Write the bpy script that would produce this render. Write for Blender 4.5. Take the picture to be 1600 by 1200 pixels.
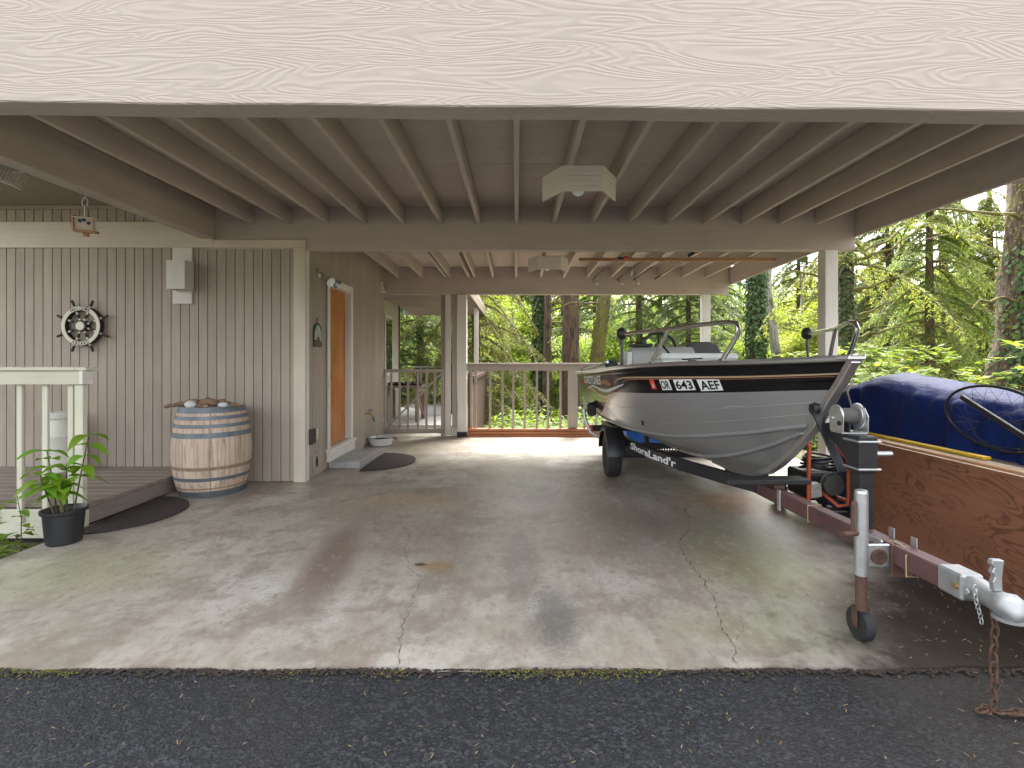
import bpy, bmesh, math, random
import numpy as np
from mathutils import Matrix, Vector, Euler
random.seed(7)
rng = np.random.default_rng(11)
R = math.radians
for o in list(bpy.data.objects):
    bpy.data.objects.remove(o)
scene = bpy.context.scene
C = scene.collection

# ------------------------------------------------------------------ camera
cam_d = bpy.data.cameras.new('camera')
cam = bpy.data.objects.new('camera', cam_d); C.objects.link(cam)
cam.location = (0, 0, 1.32); cam.rotation_euler = (R(90), 0, 0)
cam_d.lens = 18; cam_d.sensor_width = 36
cam_d.shift_x = -7/1600; cam_d.shift_y = -38/1600
cam_d.clip_start = 0.05; cam_d.clip_end = 600
scene.camera = cam

# ------------------------------------------------------------------ sky, sun, exposure (bright overcast)
SUN_EL, SUN_AZ = 57, 18          # degrees; azimuth measured from +Y towards +X: soft light from over the wood
w = bpy.data.worlds.new('World'); scene.world = w; w.use_nodes = True
nt = w.node_tree; nt.nodes.clear()
sky = nt.nodes.new('ShaderNodeTexSky'); sky.sky_type = 'NISHITA'; sky.sun_disc = False
sky.sun_elevation = R(SUN_EL); sky.sun_rotation = R(SUN_AZ)
sky.air_density = 1.0; sky.dust_density = 4.0; sky.ozone_density = 1.0
hs = nt.nodes.new('ShaderNodeHueSaturation'); hs.inputs['Saturation'].default_value = 0.22
bg = nt.nodes.new('ShaderNodeBackground'); bg.inputs['Strength'].default_value = 0.15
wo = nt.nodes.new('ShaderNodeOutputWorld')
nt.links.new(sky.outputs[0], hs.inputs['Color']); nt.links.new(hs.outputs[0], bg.inputs['Color'])
nt.links.new(bg.outputs[0], wo.inputs['Surface'])
sun_d = bpy.data.lights.new('sun', 'SUN'); sun_d.energy = 2.8; sun_d.angle = R(35); sun_d.color = (1, .955, .89)
sun = bpy.data.objects.new('sun', sun_d); C.objects.link(sun)
sv = Vector((math.sin(R(SUN_AZ))*math.cos(R(SUN_EL)), math.cos(R(SUN_AZ))*math.cos(R(SUN_EL)), math.sin(R(SUN_EL))))
sun.rotation_euler = sv.to_track_quat('Z', 'Y').to_euler(); sun.location = (0, -4, 12)
vs = scene.view_settings
vs.view_transform = 'Standard'; vs.look = 'None'; vs.gamma = 1; vs.exposure = 2.6; vs.use_curve_mapping = False
scene.render.engine = 'CYCLES'
scene.cycles.max_bounces = 7; scene.cycles.diffuse_bounces = 4; scene.cycles.transparent_max_bounces = 8

# ------------------------------------------------------------------ helpers
def tag(o, label=None, cat=None, group=None, kind=None):
    if label: o['label'] = label
    if cat: o['category'] = cat
    if group: o['group'] = group
    if kind: o['kind'] = kind
    return o
def setparent(o, p):
    if p is not None:
        o.parent = p; o.matrix_parent_inverse = p.matrix_basis.inverted()
    return o
def thing(name, label, cat, loc=(0, 0, 0), group=None):
    o = bpy.data.objects.new(name, None); C.objects.link(o); o.location = loc
    o.empty_display_size = .1
    return tag(o, label, cat, group)
def addobj(name, me, parent=None, loc=(0, 0, 0), rot=(0, 0, 0), scale=None):
    o = bpy.data.objects.new(name, me); C.objects.link(o)
    o.location = loc; o.rotation_euler = rot
    if scale: o.scale = scale
    return setparent(o, parent)
def copy_tree(o, loc=None, rotz=None, scale=None, label=None, group=None):
    kids = [k for k in bpy.data.objects if k.parent == o]
    c = o.copy(); C.objects.link(c)
    if loc is not None: c.location = loc
    if rotz is not None: c.rotation_euler = (0, 0, rotz)
    if scale is not None: c.scale = (scale,)*3 if not hasattr(scale, '__len__') else scale
    if label: c['label'] = label
    if group: c['group'] = group
    def rec(src, dst):
        for k in [k for k in src_children(src)]:
            d = k.copy(); C.objects.link(d); d.parent = dst; rec(k, d)
    def src_children(s): return [k for k in ALLK.get(s.name, [])]
    ALLK = {}
    for k in bpy.data.objects:
        if k.parent: ALLK.setdefault(k.parent.name, []).append(k)
    rec(o, c)
    return c
_bc = {}
def boxmesh(sx, sy, sz, bev, m):
    key = (round(sx, 4), round(sy, 4), round(sz, 4), bev, m.name)
    if key in _bc: return _bc[key]
    bm = bmesh.new(); bmesh.ops.create_cube(bm, size=1)
    bmesh.ops.scale(bm, vec=(sx, sy, sz), verts=bm.verts)
    if bev: bmesh.ops.bevel(bm, geom=list(bm.edges), offset=min(bev, .45*min(sx, sy, sz)), segments=1, affect='EDGES')
    me = bpy.data.meshes.new('board'); bm.to_mesh(me); bm.free(); me.materials.append(m)
    _bc[key] = me; return me
def box(name, lo, hi, m, parent=None, bev=.003, rot=(0, 0, 0)):
    c = [(a+b)/2 for a, b in zip(lo, hi)]; s = [abs(b-a) for a, b in zip(lo, hi)]
    return addobj(name, boxmesh(*s, bev, m), parent, c, rot)
class MB:
    """collects shapes for ONE mesh object"""
    def __init__(s): s.v = []; s.f = []; s.mi = []
    def add(s, vs_, fs, mi=0):
        n = len(s.v); s.v += [tuple(p) for p in vs_]; s.f += [tuple(i+n for i in f) for f in fs]; s.mi += [mi]*len(fs); return s
    def box(s, lo, hi, mi=0, M=None):
        x0, y0, z0 = lo; x1, y1, z1 = hi
        p = [Vector(q) for q in ((x0,y0,z0),(x1,y0,z0),(x1,y1,z0),(x0,y1,z0),(x0,y0,z1),(x1,y0,z1),(x1,y1,z1),(x0,y1,z1))]
        if M is not None: p = [M @ q for q in p]
        return s.add(p, [(0,3,2,1),(4,5,6,7),(0,1,5,4),(1,2,6,5),(2,3,7,6),(3,0,4,7)], mi)
    def bar(s, a, b, wx, wz, mi=0, up=(0, 0, 1)):
        a = Vector(a); b = Vector(b); d = (b-a); L = d.length; d.normalize(); up = Vector(up)
        sx = d.cross(up).normalized(); sz = sx.cross(d)
        M = Matrix((( sx.x, d.x, sz.x, a.x), (sx.y, d.y, sz.y, a.y), (sx.z, d.z, sz.z, a.z), (0, 0, 0, 1)))
        return s.box((-wx/2, 0, -wz/2), (wx/2, L, wz/2), mi, M)
    def tube(s, pts, r, seg=10, mi=0, cap=True, closed=False, flat=1.0):
        pts = [Vector(p) for p in pts]; n = len(pts)
        rs = r if hasattr(r, '__len__') else [r]*n
        ref = None; base = len(s.v); vv = []; ff = []
        for i, p in enumerate(pts):
            if closed: d = pts[(i+1) % n]-pts[i-1]
            else: d = pts[min(i+1, n-1)]-pts[max(i-1, 0)]
            d.normalize()
            if ref is None:
                ref = Vector((0, 0, 1)) if abs(d.z) < .9 else Vector((1, 0, 0))
            a = d.cross(ref).normalized(); b = a.cross(d).normalized(); ref = b
            for k in range(seg):
                t = 2*math.pi*k/seg
                vv.append(p+a*(rs[i]*math.cos(t))+b*(rs[i]*flat*math.sin(t)))
        m = n if closed else n-1
        for i in range(m):
            j = (i+1) % n
            for k in range(seg):
                l = (k+1) % seg
                ff.append((i*seg+k, i*seg+l, j*seg+l, j*seg+k))
        if cap and not closed:
            ff.append(tuple(range(seg))[::-1]); ff.append(tuple((n-1)*seg+k for k in range(seg)))
        return s.add(vv, ff, mi)
    def lathe(s, prof, seg=32, mi=0, M=None, axis='z'):
        vv = []; ff = []
        for (r, z) in prof:
            for k in range(seg):
                t = 2*math.pi*k/seg
                p = Vector((r*math.cos(t), r*math.sin(t), z))
                vv.append(M @ p if M is not None else p)
        for i in range(len(prof)-1):
            for k in range(seg):
                l = (k+1) % seg
                ff.append((i*seg+k, i*seg+l, (i+1)*seg+l, (i+1)*seg+k))
        ff.append(tuple(range(seg))[::-1]); ff.append(tuple((len(prof)-1)*seg+k for k in range(seg)))
        return s.add(vv, ff, mi)
    def prism(s, poly, M, depth, mi=0):
        n = len(poly); vv = [M @ Vector((x, y, 0)) for x, y in poly]+[M @ Vector((x, y, depth)) for x, y in poly]
        ff = [tuple(range(n))[::-1], tuple(range(n, 2*n))]+[(i, (i+1) % n, n+(i+1) % n, n+i) for i in range(n)]
        return s.add(vv, ff, mi)
    def sphere(s, c, r, seg=16, rings=10, mi=0, sc=(1, 1, 1)):
        c = Vector(c); vv = []; ff = []
        for i in range(rings+1):
            ph = math.pi*i/rings
            for k in range(seg):
                t = 2*math.pi*k/seg
                vv.append(c+Vector((r*sc[0]*math.sin(ph)*math.cos(t), r*sc[1]*math.sin(ph)*math.sin(t), r*sc[2]*math.cos(ph))))
        for i in range(rings):
            for k in range(seg):
                l = (k+1) % seg
                ff.append((i*seg+k, (i+1)*seg+k, (i+1)*seg+l, i*seg+l))
        return s.add(vv, ff, mi)
    def build(s, name, mats, parent=None, smooth=False, loc=(0, 0, 0), bev=0, auto=None):
        me = bpy.data.meshes.new(name); me.from_pydata(s.v, [], s.f)
        for m in (mats if isinstance(mats, (list, tuple)) else [mats]): me.materials.append(m)
        me.polygons.foreach_set('material_index', s.mi)
        if smooth: me.polygons.foreach_set('use_smooth', [True]*len(s.f))
        me.update(); me.validate()
        bm = bmesh.new(); bm.from_mesh(me)
        bmesh.ops.remove_doubles(bm, verts=bm.verts, dist=1e-6)
        bmesh.ops.recalc_face_normals(bm, faces=bm.faces)
        if bev:
            bmesh.ops.bevel(bm, geom=[e for e in bm.edges if e.is_manifold and e.calc_face_angle(0) > .6], offset=bev, segments=1, affect='EDGES')
        if smooth:
            for e in bm.edges:
                if e.is_manifold and e.calc_face_angle(0) > (auto or .7): e.smooth = False
        bm.to_mesh(me); bm.free()
        return addobj(name, me, parent, loc)
def rotM(loc, rx=0, ry=0, rz=0):
    return Matrix.Translation(loc) @ Euler((rx, ry, rz)).to_matrix().to_4x4()
def quadmesh(name, Q, mats, mi=None):
    """Q: (N,4,3) array of separate quads"""
    n = len(Q); me = bpy.data.meshes.new(name)
    me.vertices.add(n*4); me.vertices.foreach_set('co', np.ascontiguousarray(Q, dtype=np.float32).ravel())
    me.loops.add(n*4); me.loops.foreach_set('vertex_index', np.arange(n*4, dtype=np.int32))
    me.polygons.add(n); me.polygons.foreach_set('loop_start', np.arange(0, n*4, 4, dtype=np.int32))
    me.polygons.foreach_set('loop_total', np.full(n, 4, dtype=np.int32))
    for m in (mats if isinstance(mats, (list, tuple)) else [mats]): me.materials.append(m)
    if mi is not None: me.polygons.foreach_set('material_index', np.asarray(mi, dtype=np.int32))
    me.update(calc_edges=True); return me
def textmesh(txt, size=1, offset=0., shear=0., space=1.):
    cu = bpy.data.curves.new('t', 'FONT'); cu.body = txt; cu.size = size; cu.offset = offset; cu.shear = shear
    cu.resolution_u = 3; cu.space_character = space
    ob = bpy.data.objects.new('t', cu); C.objects.link(ob)
    dg = bpy.context.evaluated_depsgraph_get(); dg.update()
    me = bpy.data.meshes.new_from_object(ob.evaluated_get(dg))
    v = [tuple(p.co) for p in me.vertices]; f = [tuple(p.vertices) for p in me.polygons]
    bpy.data.objects.remove(ob); bpy.data.curves.remove(cu); bpy.data.meshes.remove(me)
    return v, f

# ------------------------------------------------------------------ materials
def newmat(name):
    m = bpy.data.materials.new(name); m.use_nodes = True
    nt = m.node_tree; b = nt.nodes['Principled BSDF']
    return m, nt, b
def nd(nt, t, **kw):
    n = nt.nodes.new(t)
    for k, v in kw.items():
        if hasattr(n, k): setattr(n, k, v)
        else: n.inputs[k].default_value = v
    return n
def mth(nt, op, a, b=None, clamp=False):
    n = nt.nodes.new('ShaderNodeMath'); n.operation = op; n.use_clamp = clamp
    for i, x in enumerate((a, b)):
        if x is None: continue
        if isinstance(x, (int, float)): n.inputs[i].default_value = x
        else: nt.links.new(x, n.inputs[i])
    return n.outputs[0]
def mixc(nt, f, a, b, mode='MIX'):
    n = nt.nodes.new('ShaderNodeMix'); n.data_type = 'RGBA'; n.blend_type = mode
    for i, x in ((0, f), (6, a), (7, b)):
        if isinstance(x, (int, float)): n.inputs[i].default_value = x
        elif isinstance(x, tuple): n.inputs[i].default_value = (*x[:3], 1)
        else: nt.links.new(x, n.inputs[i])
    return n.outputs[2]
def ramp(nt, x, a, b):
    n = nt.nodes.new('ShaderNodeMapRange'); n.interpolation_type = 'SMOOTHSTEP'
    nt.links.new(x, n.inputs[0]); n.inputs[1].default_value = a; n.inputs[2].default_value = b
    return n.outputs[0]
def coords(nt, scale=(1, 1, 1), rnd=True, offset=(0, 0, 0)):
    tc = nt.nodes.new('ShaderNodeTexCoord'); mp = nt.nodes.new('ShaderNodeMapping')
    mp.inputs['Scale'].default_value = scale; mp.inputs['Location'].default_value = offset
    if rnd:
        oi = nt.nodes.new('ShaderNodeObjectInfo')
        va = nt.nodes.new('ShaderNodeVectorMath'); va.operation = 'ADD'
        nt.links.new(tc.outputs['Object'], va.inputs[0])
        nt.links.new(mth(nt, 'MULTIPLY', oi.outputs['Random'], 23.), va.inputs[1])
        nt.links.new(va.outputs[0], mp.inputs[0])
    else: nt.links.new(tc.outputs['Object'], mp.inputs[0])
    return mp.outputs[0]
def noise(nt, vec, scale, detail=4, rough=.55, dist=0.):
    n = nt.nodes.new('ShaderNodeTexNoise'); n.inputs['Scale'].default_value = scale
    n.inputs['Detail'].default_value = detail; n.inputs['Roughness'].default_value = rough; n.inputs['Distortion'].default_value = dist
    nt.links.new(vec, n.inputs['Vector']); return n.outputs['Fac']
def bump(nt, b, h, strength, dist=.01, prev=None):
    n = nt.nodes.new('ShaderNodeBump'); n.inputs['Strength'].default_value = strength; n.inputs['Distance'].default_value = dist
    nt.links.new(h, n.inputs['Height'])
    if prev is not None: nt.links.new(prev, n.inputs['Normal'])
    nt.links.new(n.outputs[0], b.inputs['Normal']); return n.outputs[0]
def sc(c, k): return tuple(min(1, x*k) for x in c)
def plain(name, col, rough=.5, metal=0., var=.12, vscale=6., bstr=0., bscale=60., dirt=None, spec=.5):
    m, nt, b = newmat(name); v = coords(nt)
    c = mixc(nt, noise(nt, v, vscale), sc(col, 1-var*1.6), sc(col, 1+var*1.6))
    if dirt:
        c = mixc(nt, mth(nt, 'MULTIPLY', ramp(nt, noise(nt, v, dirt[1], 6, .65), dirt[2], dirt[2]+.14), dirt[3] if len(dirt) > 3 else .8), c, dirt[0])
    nt.links.new(c, b.inputs['Base Color'])
    rr = nt.nodes.new('ShaderNodeMapRange'); nt.links.new(noise(nt, v, vscale*2.3), rr.inputs[0])
    rr.inputs[3].default_value = max(.03, rough-.12); rr.inputs[4].default_value = min(1, rough+.12)
    nt.links.new(rr.outputs[0], b.inputs['Roughness']); b.inputs['Metallic'].default_value = metal
    b.inputs['Specular IOR Level'].default_value = spec
    if bstr: bump(nt, b, noise(nt, v, bscale, 3), bstr, .004)
    return m
def wood(name, col, axis, rough=.65, var=.10, grain=.25, bstr=.35, dirt=None, gcol=None, saw=True):
    """painted or bare sawn wood, the grain running along the local axis"""
    m, nt, b = newmat(name)
    k = [38., 38., 38.]; k[axis] = 1.6
    v = coords(nt, tuple(k)); v2 = coords(nt)
    g = noise(nt, v, 1., 5, .6, .6)
    c = mixc(nt, noise(nt, v2, 2.2), sc(col, 1-var*1.6), sc(col, 1+var*1.6))
    c = mixc(nt, mth(nt, 'MULTIPLY', ramp(nt, g, .42, .68), grain), c, gcol or sc(col, .55))
    oi = nt.nodes.new('ShaderNodeObjectInfo')
    hv = nt.nodes.new('ShaderNodeHueSaturation'); nt.links.new(c, hv.inputs['Color'])
    nt.links.new(mth(nt, 'ADD', mth(nt, 'MULTIPLY', oi.outputs['Random'], .12), .94), hv.inputs['Value'])
    c = hv.outputs[0]
    if dirt:
        c = mixc(nt, mth(nt, 'MULTIPLY', ramp(nt, noise(nt, v2, dirt[1], 7, .7), dirt[2], dirt[2]+.1), dirt[3] if len(dirt) > 3 else .7), c, dirt[0])
    nt.links.new(c, b.inputs['Base Color']); b.inputs['Roughness'].default_value = rough
    b.inputs['Specular IOR Level'].default_value = .3
    n1 = bump(nt, b, g, bstr, .004)
    if saw: bump(nt, b, noise(nt, v2, 130., 2), bstr*.6, .002, n1)
    return m
def wood3(name, col, **kw): return [wood(name+'_'+'xyz'[i], col, i, **kw) for i in range(3)]
TAUPE = wood3('taupe_paint', (.47, .40, .345), grain=.18, dirt=((.16, .12, .08), 2.6, .69, .55))
RAFT = wood3('taupe_joist_paint', (.47, .40, .345), grain=.14, dirt=((.2, .16, .12), 3.0, .70, .4))
SIDE = wood3('siding_paint', (.37, .315, .257), grain=.22, bstr=.5, dirt=((.42, .40, .36), 9., .735, .5))
SIDEG = wood3('side_siding_paint', (.37, .315, .257), grain=.22, bstr=.5, dirt=((.42, .40, .36), 9., .735, .5))
CREAM = wood3('cream_trim_paint', (.60, .535, .43), grain=.12, bstr=.3, dirt=((.2, .17, .11), 5., .70, .5))
WHITE = wood3('white_trim_paint', (.68, .645, .59), grain=.10, bstr=.3, dirt=((.3, .27, .2), 6., .71, .5))
RAILG = wood3('railing_paint', (.37, .32, .275), grain=.2, dirt=((.18, .16, .1), 6., .70, .5))
MOSSW = wood3('mossy_white_paint', (.61, .59, .47), grain=.2, bstr=.45, dirt=((.24, .24, .13), 5., .62, .55))
DECKW = wood3('deck_paint', (.255, .21, .175), grain=.25, bstr=.5, dirt=((.3, .27, .24), 5., .66, .5), rough=.55)
CEDAR = wood3('red_lumber', (.42, .17, .085), grain=.45, bstr=.4, gcol=(.2, .07, .03))
PINE = wood3('pine_lumber', (.46, .27, .15), grain=.4, bstr=.4, gcol=(.25, .12, .05))
OLDW = wood3('weathered_lumber', (.30, .24, .18), grain=.5, bstr=.5, gcol=(.1, .07, .05))
DARKW = wood3('dark_stained_boards', (.10, .062, .048), grain=.4, bstr=.5)
STAVE = wood('oak_stave', (.58, .455, .35), 2, grain=.62, bstr=.6, gcol=(.24, .155, .11), dirt=((.17, .125, .11), 4.5, .60, .6), var=.2)
DRIFT = wood('driftwood', (.24, .155, .095), 0, grain=.6, bstr=.8, gcol=(.07, .04, .025))
GALV = plain('galvanised_steel', (.56, .57, .57), .42, .85, .15, 25, .1, 200, dirt=((.35, .32, .25), 12, .66, .6))
HOOP = plain('hoop_steel', (.17, .195, .22), .55, .55, .3, 9, .2, 80, dirt=((.13, .10, .09), 9, .60, .6))
ALU = plain('aluminium', (.62, .62, .63), .34, .9, .08, 8)
CHROME = plain('polished_tube', (.68, .66, .63), .22, 1., .06, 8)
BLACKP = plain('black_plastic', (.016, .017, .019), .42, 0, .3, 12, .1, 300)
RUBBER = plain('tyre_rubber', (.022, .022, .023), .75, 0, .25, 14, .2, 120)
BLACKM = plain('black_painted_steel', (.018, .018, .021), .35, 0, .3, 14, .08, 90, dirt=((.12, .075, .05), 16, .66, .7))
RUST = plain('rusty_steel', (.105, .055, .036), .8, .15, .4, 22, .5, 120, dirt=((.055, .04, .04), 9, .55, .7))
PRIMER = plain('oxide_primer_steel', (.115, .058, .055), .5, .1, .25, 8, .15, 100, dirt=((.04, .03, .04), 5, .55, .7))
WHITEM = plain('white_enamel', (.72, .71, .67), .38, 0, .04, 6)
MILK = plain('chipped_white_enamel', (.66, .655, .57), .5, 0, .06, 5, .1, 80, dirt=((.07, .05, .04), 14, .735, .9))
BULB = plain('frosted_glass', (.78, .82, .83), .25, 0, .02, 5)
ORANGE = plain('orange_frame_paint', (.55, .10, .03), .45, 0, .15, 10, dirt=((.1, .05, .03), 14, .68, .7))
BLUEPL = plain('blue_plastic', (.02, .12, .48), .4, 0, .1, 6)
REDP = plain('red_plastic', (.62, .05, .03), .4)
YELLOW = plain('yellow_plastic', (.62, .40, .02), .5, 0, .15, 6, dirt=((.2, .13, .03), 9, .62, .6))
GREYP = plain('grey_fibreglass', (.40, .41, .39), .5, 0, .08, 6)
COOLER = plain('white_cooler_plastic', (.70, .72, .68), .45, 0, .04, 5)
TEAL = plain('teal_cloth', (.02, .10, .11), .9)
ROPE = plain('tan_cord', (.45, .34, .18), .9)
BRONZE = plain('brass', (.45, .30, .12), .4, .8)
CORAL = plain('white_coral', (.62, .61, .58), .9, 0, .2, 60, .8, 90, dirt=((.15, .12, .10), 50, .62, .8))
STONE = plain('grey_blue_shell', (.50, .54, .56), .6)
SLATE = plain('grey_paver', (.33, .335, .32), .8, 0, .2, 5, .4, 120, dirt=((.16, .18, .19), 4, .55, .6))
EARTH = plain('potting_soil', (.035, .024, .017), .95, 0, .4, 20, .9, 70)
BROWNP = plain('brown_vent', (.055, .038, .036), .6)
DARK = plain('dark_void', (.01, .01, .011), .8)
DECALW = plain('white_vinyl', (.76, .78, .76), .4, 0, .03, 20, spec=.1)
DECALB = plain('black_vinyl', (.01, .01, .011), .4, spec=.1)
DECALR = plain('red_vinyl', (.66, .07, .04), .4, spec=.1)
DECALG = plain('gold_vinyl', (.50, .36, .22), .35, .3)
DECALS = plain('silver_vinyl', (.60, .60, .61), .45, .1, spec=.15)
CASTM = plain('cast_zinc', (.40, .41, .41), .5, .75, .15, 20, .1, 150, dirt=((.2, .19, .16), 14, .6, .6))
DECALC = plain('copper_vinyl', (.36, .14, .08), .35, .3)
HULLB, nt, b = newmat('gloss_black_hull')
b.inputs['Base Color'].default_value = (.008, .008, .009, 1); b.inputs['Roughness'].default_value = .14; b.inputs['Specular IOR Level'].default_value = .22
HULLG, nt, b = newmat('silver_hull_paint')
v = coords(nt); nt.links.new(mixc(nt, noise(nt, v, 3), (.275, .275, .28), (.325, .325, .325)), b.inputs['Base Color'])
b.inputs['Metallic'].default_value = .35; b.inputs['Roughness'].default_value = .30; b.inputs['Coat Weight'].default_value = .3
DOOR, nt, b = newmat('varnished_door')
v = coords(nt, (14, 14, .8)); g = noise(nt, v, 1.2, 5, .6, 1.2); v2 = coords(nt)
c = mixc(nt, ramp(nt, g, .35, .7), (.50, .185, .028), (.30, .085, .014))
c = mixc(nt, ramp(nt, noise(nt, v2, 1.6), .45, .75), c, (.52, .21, .045))
nt.links.new(c, b.inputs['Base Color']); b.inputs['Roughness'].default_value = .32
PLY, nt, b = newmat('fir_plywood')
v = coords(nt, (1, .8, 1.9), False, (0, 3.3, 0)); nz = noise(nt, v, 1.7, 3, .45, 1.1)
s = mth(nt, 'SINE', mth(nt, 'MULTIPLY', nz, 120.))
vk = coords(nt, (1, 1, 1.5), False); vo = nt.nodes.new('ShaderNodeTexVoronoi'); vo.inputs['Scale'].default_value = 2.3; nt.links.new(vk, vo.inputs['Vector'])
dk = mth(nt, 'ADD', vo.outputs['Distance'], mth(nt, 'MULTIPLY', noise(nt, v, 6, 3), .12))
knot = ramp(nt, dk, .10, .06)
near = ramp(nt, dk, .24, .13)
s2 = mth(nt, 'SINE', mth(nt, 'MULTIPLY', dk, 210.))
wv = mth(nt, 'ADD', mth(nt, 'MULTIPLY', s, mth(nt, 'SUBTRACT', 1., near)), mth(nt, 'MULTIPLY', s2, near))
band = mth(nt, 'MULTIPLY', ramp(nt, wv, .1, 1.), ramp(nt, noise(nt, v, 3.1, 4), .34, .62))
fine = noise(nt, coords(nt, (60, 3, 60), False), 1., 4)
c = mixc(nt, fine, (.20, .078, .038), (.28, .12, .06))
c = mixc(nt, mth(nt, 'MULTIPLY', band, .6), c, (.06, .02, .01))
c = mixc(nt, mth(nt, 'MULTIPLY', knot, .8), c, (.035, .015, .01))
c = mixc(nt, mth(nt, 'MULTIPLY', ramp(nt, noise(nt, v, 1.2, 3), .5, .7), .35), c, (.12, .06, .04))
nt.links.new(c, b.inputs['Base Color']); b.inputs['Roughness'].default_value = .7
bump(nt, b, band, .15, .002)
TARP, nt, b = newmat('blue_tarpaulin')
v = coords(nt, rnd=False)
c = mixc(nt, noise(nt, v, 5), (.009, .02, .095), (.014, .034, .16))
c = mixc(nt, ramp(nt, noise(nt, v, 2.2, 5), .52, .75), c, (.01, .014, .05))
nt.links.new(c, b.inputs['Base Color']); b.inputs['Roughness'].default_value = .55; b.inputs['Specular IOR Level'].default_value = .12
n1 = bump(nt, b, noise(nt, v, 9, 5, .6, .4), .5, .03); bump(nt, b, noise(nt, coords(nt, (150, 150, 150), False), 1, 1), .25, .002, n1)
RUBMAT, nt, b = newmat('ridged_rubber')
v = coords(nt, rnd=False); vo = nt.nodes.new('ShaderNodeTexWave'); vo.inputs['Scale'].default_value = 9; vo.inputs['Distortion'].default_value = 7; vo.inputs['Detail'].default_value = 2
nt.links.new(v, vo.inputs['Vector']); nt.links.new(mixc(nt, noise(nt, v, 14, 5), (.02, .014, .014), (.058, .043, .04)), b.inputs['Base Color'])
b.inputs['Roughness'].default_value = .8; bump(nt, b, vo.outputs['Fac'], .8, .006)
def leafmat(name, a, b_, c_=None, trans=.35, rough=.5):
    """leaf with colour varied from leaf to leaf and light passing through it"""
    m, nt, b = newmat(name); ge = nt.nodes.new('ShaderNodeNewGeometry')
    oi = nt.nodes.new('ShaderNodeObjectInfo')
    tc = nt.nodes.new('ShaderNodeTexCoord')
    f = mth(nt, 'ADD', mth(nt, 'MULTIPLY', ge.outputs['Random Per Island'], .55), mth(nt, 'MULTIPLY', noise(nt, tc.outputs['Object'], .9, 3), .55))
    c = mixc(nt, ramp(nt, f, .2, .9), a, b_)
    if c_: c = mixc(nt, ramp(nt, ge.outputs['Random Per Island'], .86, .93), c, c_)
    hv = nt.nodes.new('ShaderNodeHueSaturation'); nt.links.new(c, hv.inputs['Color'])
    nt.links.new(mth(nt, 'ADD', mth(nt, 'MULTIPLY', oi.outputs['Random'], .04), .48), hv.inputs['Hue'])
    nt.links.new(mth(nt, 'ADD', mth(nt, 'MULTIPLY', oi.outputs['Random'], .3), .85), hv.inputs['Value'])
    nt.links.new(hv.outputs[0], b.inputs['Base Color']); b.inputs['Roughness'].default_value = rough
    b.inputs['Specular IOR Level'].default_value = .35
    tr = nt.nodes.new('ShaderNodeBsdfTranslucent'); nt.links.new(mixc(nt, 1., hv.outputs[0], (1.0, 1.0, .55), 'MULTIPLY'), tr.inputs['Color'])
    mx = nt.nodes.new('ShaderNodeMixShader'); mx.inputs[0].default_value = trans
    out = nt.nodes['Material Output']
    nt.links.new(b.outputs[0], mx.inputs[1]); nt.links.new(tr.outputs[0], mx.inputs[2]); nt.links.new(mx.outputs[0], out.inputs['Surface'])
    return m
L_CON = leafmat('conifer_needles', (.12, .165, .045), (.26, .285, .085), (.33, .29, .10), .6)
L_CONB = leafmat('blue_green_needles', (.10, .165, .07), (.22, .28, .11), (.28, .28, .10), .6)
L_BRT = leafmat('bright_leaves', (.19, .29, .04), (.34, .43, .07), (.40, .42, .10), .62)
L_SHR = leafmat('shrub_leaves', (.13, .22, .045), (.27, .37, .08), (.33, .35, .08), .55)
L_IVY = leafmat('ivy_leaves', (.035, .065, .014), (.075, .125, .03), (.14, .17, .05), .25, .45)
L_FERN = leafmat('fern_fronds', (.12, .20, .055), (.24, .31, .09), None, .55)
L_POT = leafmat('potted_leaves', (.14, .30, .025), (.30, .48, .045), (.46, .50, .06), .5)
MOSS = leafmat('moss', (.10, .11, .02), (.19, .18, .035), None, .2, .9)
def bark(name, a, b_, moss, mossy):
    m, nt, b = newmat(name); v = coords(nt, (14, 14, 1.8)); v2 = coords(nt)
    g = noise(nt, v, 1.3, 6, .65, .5)
    c = mixc(nt, ramp(nt, g, .35, .65), a, b_)
    c = mixc(nt, mth(nt, 'MULTIPLY', ramp(nt, noise(nt, v2, 1.7, 6, .65), mossy, mossy+.12), .85), c, moss)
    nt.links.new(c, b.inputs['Base Color']); b.inputs['Roughness'].default_value = .9
    bump(nt, b, g, 1., .04); return m
BARK = bark('fir_bark', (.04, .024, .017), (.155, .098, .066), (.12, .115, .025), .56)
BARKM = bark('mossy_bark', (.05, .035, .022), (.15, .11, .06), (.16, .15, .03), .40)
BARKW = bark('alder_bark', (.22, .20, .16), (.50, .47, .41), (.12, .10, .06), .50)
TWIG = plain('twig', (.10, .085, .035), .9, 0, .4, 8)
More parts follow.
